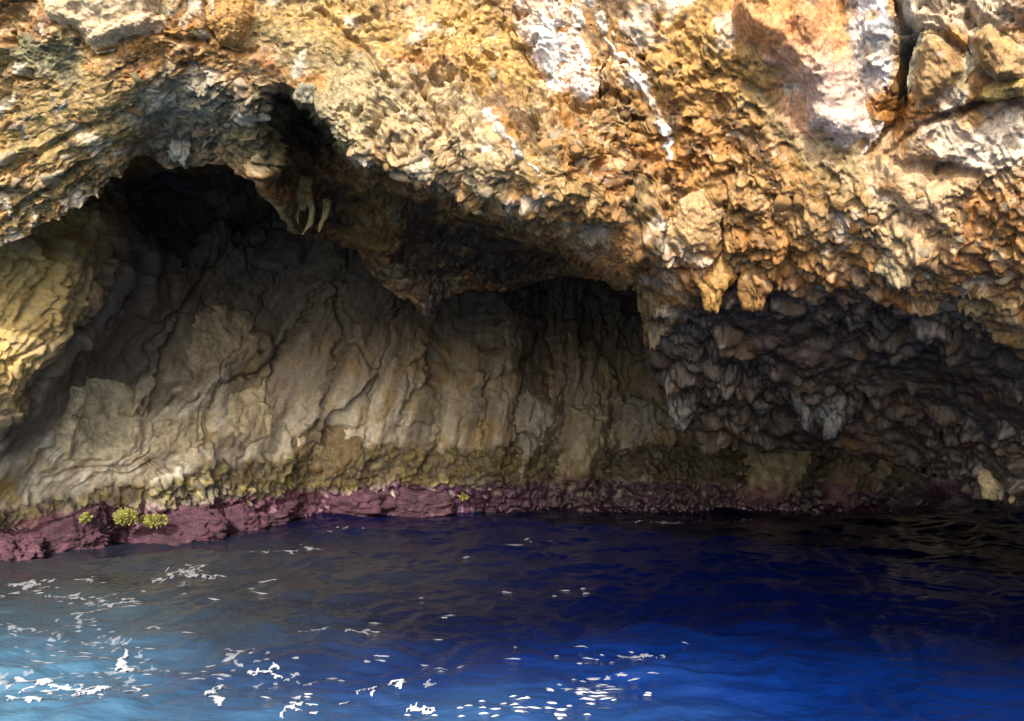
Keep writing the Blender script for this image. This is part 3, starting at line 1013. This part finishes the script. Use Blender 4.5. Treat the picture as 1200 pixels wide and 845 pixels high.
SL = [([(604, 452), (656, 468), (660, 500), (640, 520), (628, 545), (626, 582), (598, 580), (600, 520)], .20, (.19, .175, .145), 545, 'narrow grey striated slab leaning against the back wall beside the wider lichened slab'),
      ([(664, 474), (716, 466), (722, 490), (718, 528), (704, 548), (690, 572), (640, 578), (644, 540), (662, 514)], .28, (.19, .165, .12), 530, 'wide grey slab with yellow lichen leaning at the back of the cave'),
      ([(730, 452), (772, 460), (790, 492), (776, 508), (748, 520), (734, 532), (728, 500)], .22, (.18, .17, .145), 575, 'fluted grey pillar of rock just under the drip edge of the roof'),
      ([(868, 520), (915, 524), (958, 520), (948, 556), (940, 580), (905, 598), (862, 598), (868, 560)], .26, (.22, .19, .13), 540, 'pale upright rock block showing in the gap under the damp grey roof'),
      ([(966, 530), (1050, 536), (1044, 570), (1030, 600), (952, 600), (960, 565)], .2, (.11, .095, .07), 540, 'dark brown rock block next to the pale upright block'),
      ([(336, 520), (380, 500), (432, 498), (428, 530), (400, 556), (356, 572), (338, 560)], .16, (.24, .18, .10), 556, 'brown wedge of rock with slanting grain above the purple crust'),
      ([(92, 452), (130, 440), (172, 452), (178, 500), (160, 540), (104, 552), (62, 556), (72, 510)], .16, (.58, .51, .35), 700, 'smooth beige rounded slab in the lower wall above the yellow algae'),
      ([(185, 480), (246, 474), (252, 512), (232, 536), (196, 544), (180, 520)], .14, (.56, .48, .33), 700, 'pale vertically streaked slab between two forked cracks in the wall'),
      ([(262, 456), (318, 442), (330, 470), (322, 520), (280, 530), (256, 506)], .14, (.52, .44, .30), 700, 'buff streaked slab of the lower wall over the brown weed band'),
      ([(228, 352), (262, 352), (300, 362), (318, 400), (300, 432), (256, 440), (212, 450), (206, 410)], .12, (.27, .225, .15), 900, 'broad brown slab below the forked dark crack of the vault'),
      ]
px_l = lambda poly: min(a[0] for a in poly)
for poly, T, base, y0, lab in SL:
    patch('rock_slab', WA, poly, T, 16, weedy(base, y0), M_WALL, lab, 'rock', detail=.02, sink=.10, ridge=stri_ridge, dk=1.0, warp=6.0)

# ---- free-standing and hanging lumps
_bm = bmesh.new()
bmesh.ops.create_icosphere(_bm, subdivisions=5, radius=1)
ICO_V = np.array([v.co[:] for v in _bm.verts], np.float32)
ICO_F = np.array([[v.index for v in f.verts] for f in _bm.faces], np.int32)
_bm.free()
_bm = bmesh.new()
bmesh.ops.create_icosphere(_bm, subdivisions=3, radius=1)
ICO3_V = np.array([v.co[:] for v in _bm.verts], np.float32)
ICO3_F = np.array([[v.index for v in f.verts] for f in _bm.faces], np.int32)
_bm.free()


def chunk_radius(d, rng, n=16, lo=.62, hi=1.0):
    r = np.full(len(d), 1.25)
    for _ in range(n):
        nn = rng.normal(size=3)
        nn /= np.linalg.norm(nn)
        c = d @ nn
        h = lo + (hi - lo) * rng.random()
        r = np.where(c > .05, np.minimum(r, h / np.maximum(c, .05)), r)
    return r


def frame(n, ang):
    n = np.asarray(n, float)
    n /= np.linalg.norm(n)
    up = np.array((0, 0, 1.0))
    r = np.cross(up, n)
    r /= np.linalg.norm(r) + 1e-9
    u = np.cross(n, r)
    ca, sa = math.cos(ang), math.sin(ang)
    return np.stack([r * ca + u * sa, -r * sa + u * ca, n], 0)


ICO_HI = (ICO_V, ICO_F)
_bm = bmesh.new()
bmesh.ops.create_icosphere(_bm, subdivisions=4, radius=1)
ICO_MID = (np.array([v.co[:] for v in _bm.verts], np.float32), np.array([[v.index for v in f.verts] for f in _bm.faces], np.int32))
_bm.free()


def lump(name, loc, size, basecol, mat, label, cat, group=None, seed=0, taper=0.0, rough=.12, freq=3.0, flut=0.0, chunk=12, wet=0.0, grit=0.0, cols=()):
    """size = half extents (x, y, z) ; taper > 0 narrows it downwards"""
    rng = np.random.default_rng(seed)
    IV, IF = ICO_HI if grit else ICO_MID
    d = IV / np.linalg.norm(IV, axis=1, keepdims=True)
    r = chunk_radius(d, rng, chunk) if chunk else np.ones(len(d))
    q = (d * 1.0 + seed * 3.7).astype(np.float32)
    r = r * (1 + rough * 1.6 * fbm(q * freq * .6, 4) + rough * .5 * fbm(q * freq * 3, 3))
    f, e, h = facet(q * freq * 1.5, .9, .7, seed)
    r += rough * .5 * f
    if grit:
        f, e, h = facet(q * 11, .9, .8, seed)
        r += grit * (f + .8 * fbm(q * 22, 3))
    if flut:
        th = np.arctan2(d[:, 1], d[:, 0])
        r += flut * np.sin(th * 9 + 2 * fbm(q, 2)) * np.clip(1 - d[:, 2] ** 2, 0, 1)
    v = d * r[:, None] * np.array(size)
    if taper:
        k = np.clip(1 - taper * np.clip(.6 - d[:, 2], 0, 2) / 1.6, .1, 1)
        v[:, :2] *= k[:, None]
    n2, n3 = fbm(q * 3 + 8, 4), fbm(q * 9 + 8, 3)
    C = np.repeat(np.array(basecol, float)[None], len(d), 0)
    for i, (c, lo, hi, amt) in enumerate(cols):
        C = mixc(C, c, sstep(lo, hi, fbm(q * 2.5 + 20 * i + 50, 4)) * amt)
    C = C * (1 + .45 * n2 + .35 * n3 + (.5 if grit else 0) * fbm(q * 20, 3))[:, None]
    me = make_mesh(name, v, IF, C, np.full(len(d), wet))
    return link(name, me, mat, label=label, cat=cat, group=group, loc=loc)


def roof_at(px, py, out=0.0):
    i = roof_index(px, py)
    return R['V'][i] + R['N'][i] * out, R['N'][i]


def m_px(px, py, Y):           # metres per photograph pixel at that depth
    return Y / FPX


HANG = [  # px, py, w, h (px), depth ratio, colour, taper, label, wet, flute
    (210, 172, 34, 50, .8, (.42, .40, .33), .75, 'pale grey wedge of rock hanging over the dark vault', .2, .05),
    (427, 184, 30, 26, .8, (.50, .44, .36), .55, 'small cream rock knob sticking out of the roof edge over the vault', .1, 0),
    (395, 157, 40, 30, .7, (.44, .38, .25), .4, 'lumpy tan stone at the corner where roof edge turns down', .1, 0),
    (358, 106, 30, 26, .7, (.24, .22, .15), .4, 'light grey stone set in the rim of the green hollow', .1, 0),
    (500, 188, 44, 28, .7, (.46, .40, .27), .4, 'cream crusted lump on the roof edge beside the small cream knob', .1, 0),
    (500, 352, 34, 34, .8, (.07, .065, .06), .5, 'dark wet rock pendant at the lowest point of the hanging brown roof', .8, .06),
    (450, 312, 50, 34, .7, (.12, .10, .065), .5, 'brown crusted pendant bulging from the hanging ceiling', .3, 0),
    (840, 325, 50, 74, .7, (.34, .19, .055), .6, 'amber fluted pendant hanging at the edge of the damp grey rock', .5, .07),
    (884, 326, 46, 66, .7, (.28, .15, .05), .6, 'wet rusty pendant with bright glints beside the amber pendant', .8, .07),
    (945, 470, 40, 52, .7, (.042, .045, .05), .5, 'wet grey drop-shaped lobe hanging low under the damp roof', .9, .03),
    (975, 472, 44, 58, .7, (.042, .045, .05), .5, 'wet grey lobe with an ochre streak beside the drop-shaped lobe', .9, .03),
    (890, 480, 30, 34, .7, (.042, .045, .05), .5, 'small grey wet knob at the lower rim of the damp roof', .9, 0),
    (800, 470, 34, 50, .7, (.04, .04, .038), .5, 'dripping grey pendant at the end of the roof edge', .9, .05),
    (764, 385, 20, 60, .6, (.09, .07, .045), .45, 'long thin crusted drip ridge where roof meets the back wall', .4, .05),
    (1092, 370, 60, 80, .6, (.06, .052, .05), .5, 'brownish grey pendant lobe in the middle of the damp rock', .6, .04),
    (1172, 574, 44, 44, .8, (.26, .22, .13), .55, 'pale ochre rock point hanging just above the black water hollow', .1, .03),
    (1050, 300, 70, 60, .55, (.46, .36, .20), .4, 'cream and gold boulder-like bulge above the damp grey rock', .2, 0),
    (560, 210, 40, 30, .7, (.45, .37, .22), .4, 'tan crusted lump halfway along the sloping roof edge', .1, 0),
    (690, 278, 40, 34, .7, (.38, .30, .17), .4, 'olive tan lump near the lower end of the sloping roof edge', .1, 0),
]
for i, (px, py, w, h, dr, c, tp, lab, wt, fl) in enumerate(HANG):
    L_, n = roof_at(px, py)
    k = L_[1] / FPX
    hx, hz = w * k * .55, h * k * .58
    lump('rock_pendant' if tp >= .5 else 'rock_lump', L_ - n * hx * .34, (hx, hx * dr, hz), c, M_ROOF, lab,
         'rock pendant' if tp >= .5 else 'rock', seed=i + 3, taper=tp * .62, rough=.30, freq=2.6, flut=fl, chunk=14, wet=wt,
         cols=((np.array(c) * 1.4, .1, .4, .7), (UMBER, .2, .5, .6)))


# claw-like drapery hanging in front of the vault
def tube(pts, rad, seg=14):
    pts, rad = np.array(pts, float), np.array(rad, float)
    n = (len(pts) - 1) * 6 + 1
    t = np.linspace(0, len(pts) - 1, n)
    P = np.stack([np.interp(t, np.arange(len(pts)), pts[:, j]) for j in range(3)], 1)
    for _ in range(3):
        P[1:-1] = (P[:-2] + 2 * P[1:-1] + P[2:]) / 4
    r = np.interp(t, np.arange(len(pts)), rad)
    th = np.linspace(0, 2 * np.pi, seg, endpoint=False)
    T = np.gradient(P, axis=0)
    T /= np.linalg.norm(T, axis=1, keepdims=True)
    A = np.cross(T, (0, 1, 0.01))
    A /= np.linalg.norm(A, axis=1, keepdims=True)
    Bn = np.cross(T, A)
    V = P[:, None] + r[:, None, None] * (np.cos(th)[None, :, None] * A[:, None] + .7 * np.sin(th)[None, :, None] * Bn[:, None])
    V = V.reshape(-1, 3)
    V += (fbm(V * 9, 4, .6) * .9)[:, None] * np.repeat(r, seg)[:, None] * (V - np.repeat(P, seg, 0)) / (np.repeat(r, seg)[:, None] + 1e-6)
    i, j = np.meshgrid(np.arange(n - 1), np.arange(seg), indexing='ij')
    a, b = (i * seg + j).ravel(), (i * seg + (j + 1) % seg).ravel()
    return V, np.stack([a, a + seg, b + seg, b], 1)


def claw():
    Yc = roof_at(345, 240)[0][1] - .10
    k = lambda px, py, dy=0: at(px, py, np.array(Yc + dy))
    parts = [('drape', [k(338, 200, .3), k(342, 214), k(348, 226, -.05), k(354, 236), k(352, 246)], [.12, .19, .20, .14, .05]),
             ('fang', [k(350, 222), k(362, 232, -.1), k(366, 248, -.12), k(364, 262, -.08), k(354, 275, 0)], [.07, .055, .04, .03, .01]),
             ('fang', [k(352, 232), k(349, 246, -.05), k(348, 256, -.03), k(350, 262)], [.05, .03, .022, .01]),
             ('fang', [k(384, 236, .1), k(382, 250), k(376, 262), k(374, 272)], [.06, .045, .03, .01]),
             ('fang', [k(330, 214), k(328, 226), k(332, 238), k(336, 240)], [.07, .05, .03, .012])]
    root = bpy.data.objects.new('claw_stalactite', None)
    base = parts[0][1][0]
    root.location = base
    COL.objects.link(root)
    root['label'] = 'yellowish claw-shaped stalactite drapery with curved fangs hanging over the vault'
    root['category'] = 'stalactite'
    for nm, pts, rd in parts:
        V, q = tube(pts, rd)
        n = fbm(V * 5, 3)
        C = np.repeat(np.array((.27, .23, .11))[None], len(V), 0)
        C = mixc(C, np.array((.34, .20, .06)), sstep(0, .3, n) * .7)
        link(nm, make_mesh(nm, V - base, q, C * (1 + .4 * fbm(V * 12, 3))[:, None]), M_FLOW, parent=root)


claw()

# ---- stones bedded in the roof crust: pieces of the roof
def stone_mesh(seed, flat):
    rng = np.random.default_rng(seed)
    d = ICO3_V / np.linalg.norm(ICO3_V, axis=1, keepdims=True)
    r = chunk_radius(d, rng, 18, .55, .95)
    r = r * (1 + .14 * fbm((d * 2.5 + seed).astype(np.float32), 3))
    return make_mesh('stone', d * r[:, None] * np.array((1, flat, .8)), ICO3_F, None, np.full(len(d), .15))


ROUND = [stone_mesh(i + 1, .8) for i in range(6)]
FLAKE = [stone_mesh(i + 50, .38) for i in range(6)]
M_WETSTONE = rock_material('wet_stone', .6, 30, rough=(.12, .5), objcol=True)
WETR = [stone_mesh(i + 90, .8) for i in range(5)]
for me in ROUND + FLAKE:
    me.materials.append(M_STONE)
for me in WETR:
    me.materials.append(M_WETSTONE)
ZONES = [
    ([(395, 160), (560, 205), (700, 280), (740, 330), (700, 320), (640, 285), (560, 240), (480, 210), (410, 200)], 44, (.05, .13), ROUND, [CREAM, OLIVE * 1.6, GOLD, CREAM * .8], None),
    ([(840, 215), (1200, 215), (1200, 360), (1000, 320), (860, 330)], 58, (.03, .10), ROUND, [GOLD, CREAM, OCHRE, np.array((.36, .20, .07)), GOLD * .8], None),
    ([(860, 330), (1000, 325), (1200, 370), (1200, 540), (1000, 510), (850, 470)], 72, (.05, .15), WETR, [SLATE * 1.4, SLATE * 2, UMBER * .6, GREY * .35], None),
    ([(0, 110), (150, 80), (330, 90), (300, 150), (190, 165), (90, 225), (0, 270)], 66, (.06, .16), FLAKE, [GREY * 1.4, OLIVE * 1.5, CREAM * .8, GOLD], 28),
    ([(300, 60), (480, 120), (640, 190), (760, 200), (760, 120), (600, 100), (420, 60)], 34, (.04, .10), ROUND, [CREAM * .85, GOLD, GOLD * .8], None),
    ([(440, 215), (600, 270), (590, 325), (450, 315)], 20, (.05, .12), WETR, [UMBER, GREY * .7, OCHRE * .6], None),
]
rs = np.random.default_rng(21)
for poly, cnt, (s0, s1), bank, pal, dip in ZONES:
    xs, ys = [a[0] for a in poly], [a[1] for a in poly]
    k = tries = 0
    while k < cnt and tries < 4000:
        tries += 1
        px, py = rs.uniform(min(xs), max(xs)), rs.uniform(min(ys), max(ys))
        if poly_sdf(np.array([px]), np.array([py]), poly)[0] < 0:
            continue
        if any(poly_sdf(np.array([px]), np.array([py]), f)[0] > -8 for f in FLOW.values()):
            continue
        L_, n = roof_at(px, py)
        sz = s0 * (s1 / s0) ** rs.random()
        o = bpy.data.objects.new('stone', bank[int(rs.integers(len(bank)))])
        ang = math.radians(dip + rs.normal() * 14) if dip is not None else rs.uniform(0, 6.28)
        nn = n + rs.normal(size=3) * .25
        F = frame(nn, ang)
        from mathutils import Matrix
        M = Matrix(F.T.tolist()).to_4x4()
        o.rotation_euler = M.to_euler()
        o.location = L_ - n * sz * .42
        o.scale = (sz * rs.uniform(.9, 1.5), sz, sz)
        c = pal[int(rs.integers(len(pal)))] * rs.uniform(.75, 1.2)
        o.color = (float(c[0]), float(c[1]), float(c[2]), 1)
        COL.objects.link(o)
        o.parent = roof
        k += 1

# ---- purple crusted boulders at the waterline
BOULD = [  # px, py centre, w, h px, colour mult, label
    (18, 642, 76, 44, 1.5, 'pinkish pale boulder at the waterline under the ochre wall'),
    (90, 620, 96, 58, 1.0, 'large purple crusted boulder next to the pinkish pale boulder'),
    (182, 617, 110, 50, 1.05, 'long purple crusted boulder below the yellow green algae clumps'),
    (264, 615, 62, 36, 1.25, 'low rounded purple boulder in front of the weed covered wall'),
    (318, 600, 62, 34, .95, 'purple boulder at the inner bend of the waterline'),
    (402, 592, 84, 34, 1.0, 'long dusky purple ledge rock at the foot of the brown wedge'),
    (486, 590, 60, 28, .85, 'small dark purple rock between two low ledges at the waterline'),
]
for i, (px, py, w, h, cm, lab) in enumerate(BOULD):
    wy = float(np.interp(px, WX, WY))
    base = on_water(np.array(float(px)), np.array(wy))
    k = base[1] / FPX
    zc = (wy - py) * k * .75
    lump('boulder', np.array((base[0], base[1] - .14, zc)), (w * k * .60, .42, max(h * k * .60, .18)), PURPLE * cm * .72, M_ALGAE, lab, 'boulder',
         group=None, seed=40 + i, rough=.20, freq=4.2, chunk=9, wet=.1, grit=.075,
         cols=((PURPLE * 1.45, .1, .4, .6), (PURPLE * .4, .15, .4, .7), (np.array((.34, .17, .18)), .2, .45, .5)))


# ---- algae clumps: many small fronds
M_WEED = rock_material('green_algae', .4, 60, rough=(.5, .8))


def algae(px, py, w, h, lab, n=260, seed=0):
    rng = np.random.default_rng(seed)
    i = wall_index(px, py)
    base = WA['V'][i] + WA['N'][i] * .10 + np.array((0, -.30, 0)) * (px < 400)
    k = base[1] / FPX
    V, Q, C = [], [], []
    for j in range(n):
        a, rr = rng.uniform(0, 6.28), math.sqrt(rng.random())
        root = np.array((math.cos(a) * rr * w * k * .42, -.05 - .10 * (1 - rr * rr), math.sin(a) * rr * h * k * .36))
        d = np.array((math.cos(a) * rr * .8, -.8, math.sin(a) * rr * .8 + .35)) + rng.normal(size=3) * .35
        d /= np.linalg.norm(d)
        ln, wd = rng.uniform(.03, .08), rng.uniform(.012, .026)
        sd = np.cross(d, rng.normal(size=3))
        sd /= np.linalg.norm(sd)
        up = np.cross(d, sd) * .012
        m = len(V)
        V += [root - sd * wd * .4, root + sd * wd * .4, root + d * ln * .6 + sd * wd + up, root + d * ln - sd * 0 + up * .3, root + d * ln * .6 - sd * wd + up, root + d * ln * .5 - up]
        Q += [[m, m + 1, m + 2], [m, m + 2, m + 4], [m + 4, m + 2, m + 3], [m, m + 4, m + 5], [m + 1, m + 5, m + 2], [m + 5, m + 4, m + 3], [m + 5, m + 3, m + 2]]
        c = MOSS * .62 * rng.uniform(.6, 1.35) * np.array((1, rng.uniform(.9, 1.1), 1))
        C += [c] * 6
    me = make_mesh('algae_clump', np.array(V), np.array(Q), np.array(C), None, smooth=False)
    link('algae_clump', me, M_WEED, label=lab, cat='algae', loc=base)


algae(161, 598, 30, 20, 'taller yellow green algae tuft of the close pair on the purple rock', seed=1)
algae(187, 596, 32, 15, 'broad yellow green algae tuft of the close pair on the purple rock', seed=2)
algae(117, 599, 10, 10, 'small yellow green algae tuft beside tiny white shells on the purple rock', n=90, seed=3)
algae(541, 578, 9, 8, 'small dull green algae tuft alone on the dark purple ledge', n=60, seed=4)

# ================================================================== FOAM
M_FOAM = bpy.data.materials.new('foam')
M_FOAM.use_nodes = True
_b = M_FOAM.node_tree.nodes['Principled BSDF']
_b.inputs['Base Color'].default_value = (.62, .65, .70, 1)
_b.inputs['Roughness'].default_value = .7
_n = M_FOAM.node_tree.nodes.new('ShaderNodeTexNoise')
_n.inputs['Scale'].default_value = 90
_bp = M_FOAM.node_tree.nodes.new('ShaderNodeBump')
_bp.inputs['Strength'].default_value = .5
_bp.inputs['Distance'].default_value = .01
M_FOAM.node_tree.links.new(_n.outputs['Fac'], _bp.inputs['Height'])
M_FOAM.node_tree.links.new(_bp.outputs[0], _b.inputs['Normal'])
M_THIN = M_FOAM.copy()
M_THIN.name = 'thin_foam'
_t = M_THIN.node_tree
_mx, _tr = _t.nodes.new('ShaderNodeMixShader'), _t.nodes.new('ShaderNodeBsdfTransparent')
_mx.inputs[0].default_value = .62
_t.links.new(_t.nodes['Principled BSDF'].outputs[0], _mx.inputs[1])
_t.links.new(_tr.outputs[0], _mx.inputs[2])
_t.links.new(_mx.outputs[0], [n for n in _t.nodes if n.type == 'OUTPUT_MATERIAL'][0].inputs['Surface'])


def foam_field(lines, x, y, seed, lace=1.0):
    """lines: polylines in photograph pixels with a half width (px); evaluated on the water plane"""
    p = np.stack([x * 1.0, y * 1.0, np.full_like(x, seed * 1.7)], 1)
    wx = fbm(p * 4, 3) * .10 + fbm(p * 13, 3) * .035
    wy = fbm(p * 4 + 9, 3) * .16 + fbm(p * 13 + 9, 3) * .05
    f = np.full(len(x), -9.0)
    g = np.full(len(x), -9.0)
    for pl in lines:
        pts = [tuple(on_water(np.array(float(a)), np.array(float(b)))[:2]) for a, b, w in pl]
        hw = [w / FPX * q[1] for (a, b, w), q in zip(pl, pts)]
        d, t = seg_dist(x + wx, (y + wy) , [(q[0], q[1]) for q in pts])
        wd = np.interp(t * (len(pl) - 1), np.arange(len(pl)), hw)
        f = np.maximum(f, 1 - d / (wd * .9 + 1e-6))
        g = np.maximum(g, 1 - d / (wd * 6.5 + 1e-6))
    fil = 1 - np.abs(fbm(p * np.array((4.5, 4.0, 1)) + 40, 3)) / .065
    holes = np.abs(fbm(p * 11 + 60, 2))
    f = f + .7 * fbm(p * 6 + 70, 4, .6) - lace * .5 * sstep(.07, .0, holes)
    f = np.maximum(f, np.minimum(g * 1.6 - .2 + .5 * fbm(p * 5 + 33, 2), fil))
    return f


def foam(lines, lab, seed, lace=1.0, group=None, thr=.15, res=.009, name='foam_streak', kind=None):
    allp = np.array([on_water(np.array(float(a)), np.array(float(b)))[:2] for pl in lines for a, b, w in pl])
    x0, y0 = allp.min(0) - .30
    x1, y1 = allp.max(0) + .30
    xs, ys = np.arange(x0, x1, res), np.arange(y0, y1, res * 1.6)
    Xg, Yg = np.meshgrid(xs, ys)
    f = foam_field(lines, Xg.ravel(), Yg.ravel(), seed, lace)
    keep = f > thr
    q = grid_faces(len(ys), len(xs), keep)
    if not len(q):
        return
    # largest connected piece is the streak; loose scraps go with the flecks
    lab_ = np.full(Xg.size, -1, np.int64)
    vs = np.unique(q)
    lab_[vs] = vs
    while True:
        m_ = lab_[q].min(1)
        new = lab_.copy()
        for c_ in range(4):
            np.minimum.at(new, q[:, c_], m_)
        if (new == lab_).all():
            break
        lab_ = new
    ids, cn = np.unique(lab_[q[:, 0]], return_counts=True)
    big = ids[cn.argmax()]
    for i_, n_ in zip(ids, cn):
        if i_ != big and n_ > 6:
            qq = q[lab_[q[:, 0]] == i_]
            uu = np.unique(qq)
            mm = np.zeros(Xg.size, np.int64)
            mm[uu] = np.arange(len(uu))
            SCRAPS.append((np.stack([Xg.ravel()[uu], Yg.ravel()[uu], water_z(Xg.ravel()[uu], Yg.ravel()[uu]) + .005], 1), mm[qq]))
    q = q[lab_[q[:, 0]] == big]
    used = np.unique(q)
    X_, Y_ = Xg.ravel()[used], Yg.ravel()[used]
    z = water_z(X_, Y_) + .003 + .010 * sstep(thr, thr + .6, f[used])
    mp = np.zeros(Xg.size, np.int64)
    mp[used] = np.arange(len(used))
    v = np.stack([X_, Y_, z], 1)
    loc = v.mean(0)
    o = link(name, make_mesh(name, v - loc, mp[q]), M_THIN if y0 > 5.6 else M_FOAM, loc=loc)
    if kind:
        o['kind'] = kind
        return
    o['label'], o['category'] = lab, 'foam'
    if group:
        o['group'] = group


SCRAPS = []
GF = 'loose foam streaks on the open water'
LF = 'thin loose white foam streak on the open blue water'
FO = [
    ([[(150, 765, 4), (142, 778, 6), (150, 790, 12), (160, 795, 8)], [(105, 798, 4), (130, 797, 6), (160, 796, 5)]], 'brightest thick white foam patch with a long flat tail on turquoise water', 1),
    ([[(0, 806, 4), (30, 808, 7), (55, 815, 7), (80, 817, 5)], [(48, 819, 3), (72, 820, 4)]], 'bold white foam streak widening to one end over the pale turquoise shallows', 2),
    ([[(82, 832, 6), (105, 828, 5), (128, 824, 5)], [(112, 818, 3), (128, 822, 4)]], 'hooked white foam scrap over the pale turquoise shallows', 3),
    ([[(0, 842, 6), (20, 844, 7), (46, 844, 5)]], 'flat white foam slick in the brightest turquoise shallows', 4),
    ([[(252, 771, 3), (270, 774, 5), (290, 780, 6)], [(268, 778, 6), (278, 788, 7)], [(296, 768, 3), (272, 764, 4), (280, 772, 4)]], 'ragged lacy foam cross where grey water turns deep blue', 5),
    ([[(298, 790, 4), (320, 797, 5), (350, 801, 4), (380, 802, 3)]], 'long tapering foam streak trailing from the lacy foam cross', 6),
    ([[(242, 815, 6), (244, 826, 6), (252, 832, 5), (260, 838, 5)]], 'short zigzag foam squiggle on turquoise water', 7),
    ([[(80, 688, 2), (104, 689, 2), (112, 684, 6)]], 'small foam curl around a dark ripple near the purple boulders', 8),
    ([[(194, 678, 5), (212, 674, 8), (226, 680, 7)]], 'soft lilac white foam blot in front of the purple boulders', 9),
    ([[(235, 650, 2), (260, 653, 4), (285, 652, 3)]], 'pale foam wisp close off the low rounded purple boulder', 10),
    ([[(300, 657, 2), (340, 654, 3), (365, 650, 3), (358, 642, 3)]], 'pale bent foam wisp off the inner bend of the waterline', 11),
    ([[(20, 690, 5), (36, 694, 6), (44, 684, 4)]], 'pale feathery foam blot in front of the pinkish boulder', 12),
    ([[(50, 703, 3), (90, 705, 4), (140, 702, 3)], [(120, 710, 4), (145, 706, 3)]], 'broad faint foam ribbon with ragged edges over olive shallows', 13),
    ([[(166, 708, 3), (140, 714, 3), (115, 718, 3), (90, 728, 5), (98, 735, 4), (120, 740, 2)]], 'S-shaped foam ribbon over olive shallows', 14),
    ([[(0, 739, 3), (22, 746, 5), (60, 745, 3)], [(20, 748, 3), (10, 752, 2)]], 'forked foam streak shaped like a Y over the shallows', 15),
    ([[(105, 755, 2), (125, 747, 3)], [(105, 755, 2), (152, 756, 2)]], 'thin foam check mark over the shallows', 16),
    ([[(55, 755, 2), (68, 755, 3), (66, 750, 3)], [(70, 757, 2), (92, 757, 2)]], LF, 17),
    ([[(350, 745, 2), (372, 743, 4), (388, 744, 3)]], LF, 18),
    ([[(408, 752, 3), (424, 748, 3), (433, 745, 2)]], LF, 19),
    ([[(412, 820, 3), (430, 814, 4), (444, 810, 4)], [(440, 818, 4), (460, 817, 3)]], LF, 20),
    ([[(458, 806, 3), (480, 809, 4), (495, 808, 3)]], LF, 21),
    ([[(345, 838, 5), (358, 834, 6), (366, 840, 5)]], LF, 22),
    ([[(476, 837, 3), (496, 836, 4), (512, 835, 3)]], LF, 23),
    ([[(720, 773, 3), (745, 775, 4), (764, 774, 4)]], LF, 24),
    ([[(160, 742, 2), (196, 741, 2)]], LF, 25),
    ([[(400, 630, 3), (408, 629, 4)]], 'tiny bright foam fleck on the dark reflection near the purple ledge', 26),
    ([[(735, 617, 2), (760, 617, 2), (805, 616, 3)], [(850, 612, 2), (880, 610, 2)]], 'thin broken foam line lying along the foot of the back wall', 27),
    ([[(940, 605, 2), (965, 604, 2), (1010, 606, 2)]], 'faint foam line before the rock blocks under the damp roof', 28),
]
for lines, lab, sd in FO:
    foam(lines, lab, sd, group=GF if lab == LF else None, lace=.5 if sd in (1, 2, 3, 4, 26) else 1.0)
# scattered flecks too many to count
fr = np.random.default_rng(9)
fl = []
for cx, cy, sx, sy, n in [(690, 812, 60, 18, 38), (640, 838, 60, 8, 16), (560, 836, 90, 8, 10), (80, 785, 90, 30, 40), (300, 800, 120, 30, 22), (720, 775, 90, 12, 12), (450, 780, 120, 40, 12),
                          (180, 700, 150, 22, 20), (460, 720, 100, 30, 5), (560, 640, 160, 14, 5), (640, 700, 60, 10, 4)]:
    for _ in range(n):
        a, b = cx + fr.normal() * sx * .6, min(cy + fr.normal() * sy * .6, 850)
        l = 2 * 8 ** fr.random()
        w = .3 * 5.5 ** fr.random() * (1.5 if 600 < a < 780 and b > 790 else 1)
        fl.append([(a, b, w), (a + l, b + fr.normal() * .8, w * .8)])
fv, fq = [], []
for i, pl in enumerate(fl):
    pts = np.array([on_water(np.array(float(a)), np.array(float(b)))[:2] for a, b, w in pl])
    c = pts.mean(0)
    k = c[1] / FPX
    hl = max(np.abs(pts[1, 0] - pts[0, 0]) / 2, 1.5 * k)
    dp = pl[0][2] * k * fr.uniform(1.0, 2.0)
    th = np.linspace(0, 6.283, 12, endpoint=False)
    rr = 1 + .35 * fr.normal(size=12)
    X_ = c[0] + np.cos(th) * (hl + .01) * rr
    Y_ = c[1] + np.sin(th) * dp * rr
    m = len(fv)
    fv += np.stack([X_, Y_, water_z(X_, Y_) + .004], 1).tolist()
    fv.append([c[0], c[1], float(water_z(np.array([c[0]]), np.array([c[1]]))[0]) + .011])
    fq += [[m + j, m + (j + 1) % 12, m + 12] for j in range(12)]
fq = [[a, b, c] for a, b, c in fq]
for sv, sq in SCRAPS:
    m = len(fv)
    fv += sv.tolist()
    for a, b, c, e in (sq + m).tolist():
        fq += [[a, b, c], [a, c, e]]
fv, fq = np.array(fv), np.array(fq)
fme = make_mesh('foam_flecks', fv, fq)
fme.materials.append(M_FOAM)
fme.materials.append(M_THIN)
fme.polygons.foreach_set('material_index', (fv[fq[:, 0], 1] > 5.5).astype(np.int32))
link('foam_flecks', fme, None, kind='stuff', label='scattered small white foam flecks on the water', cat='foam')
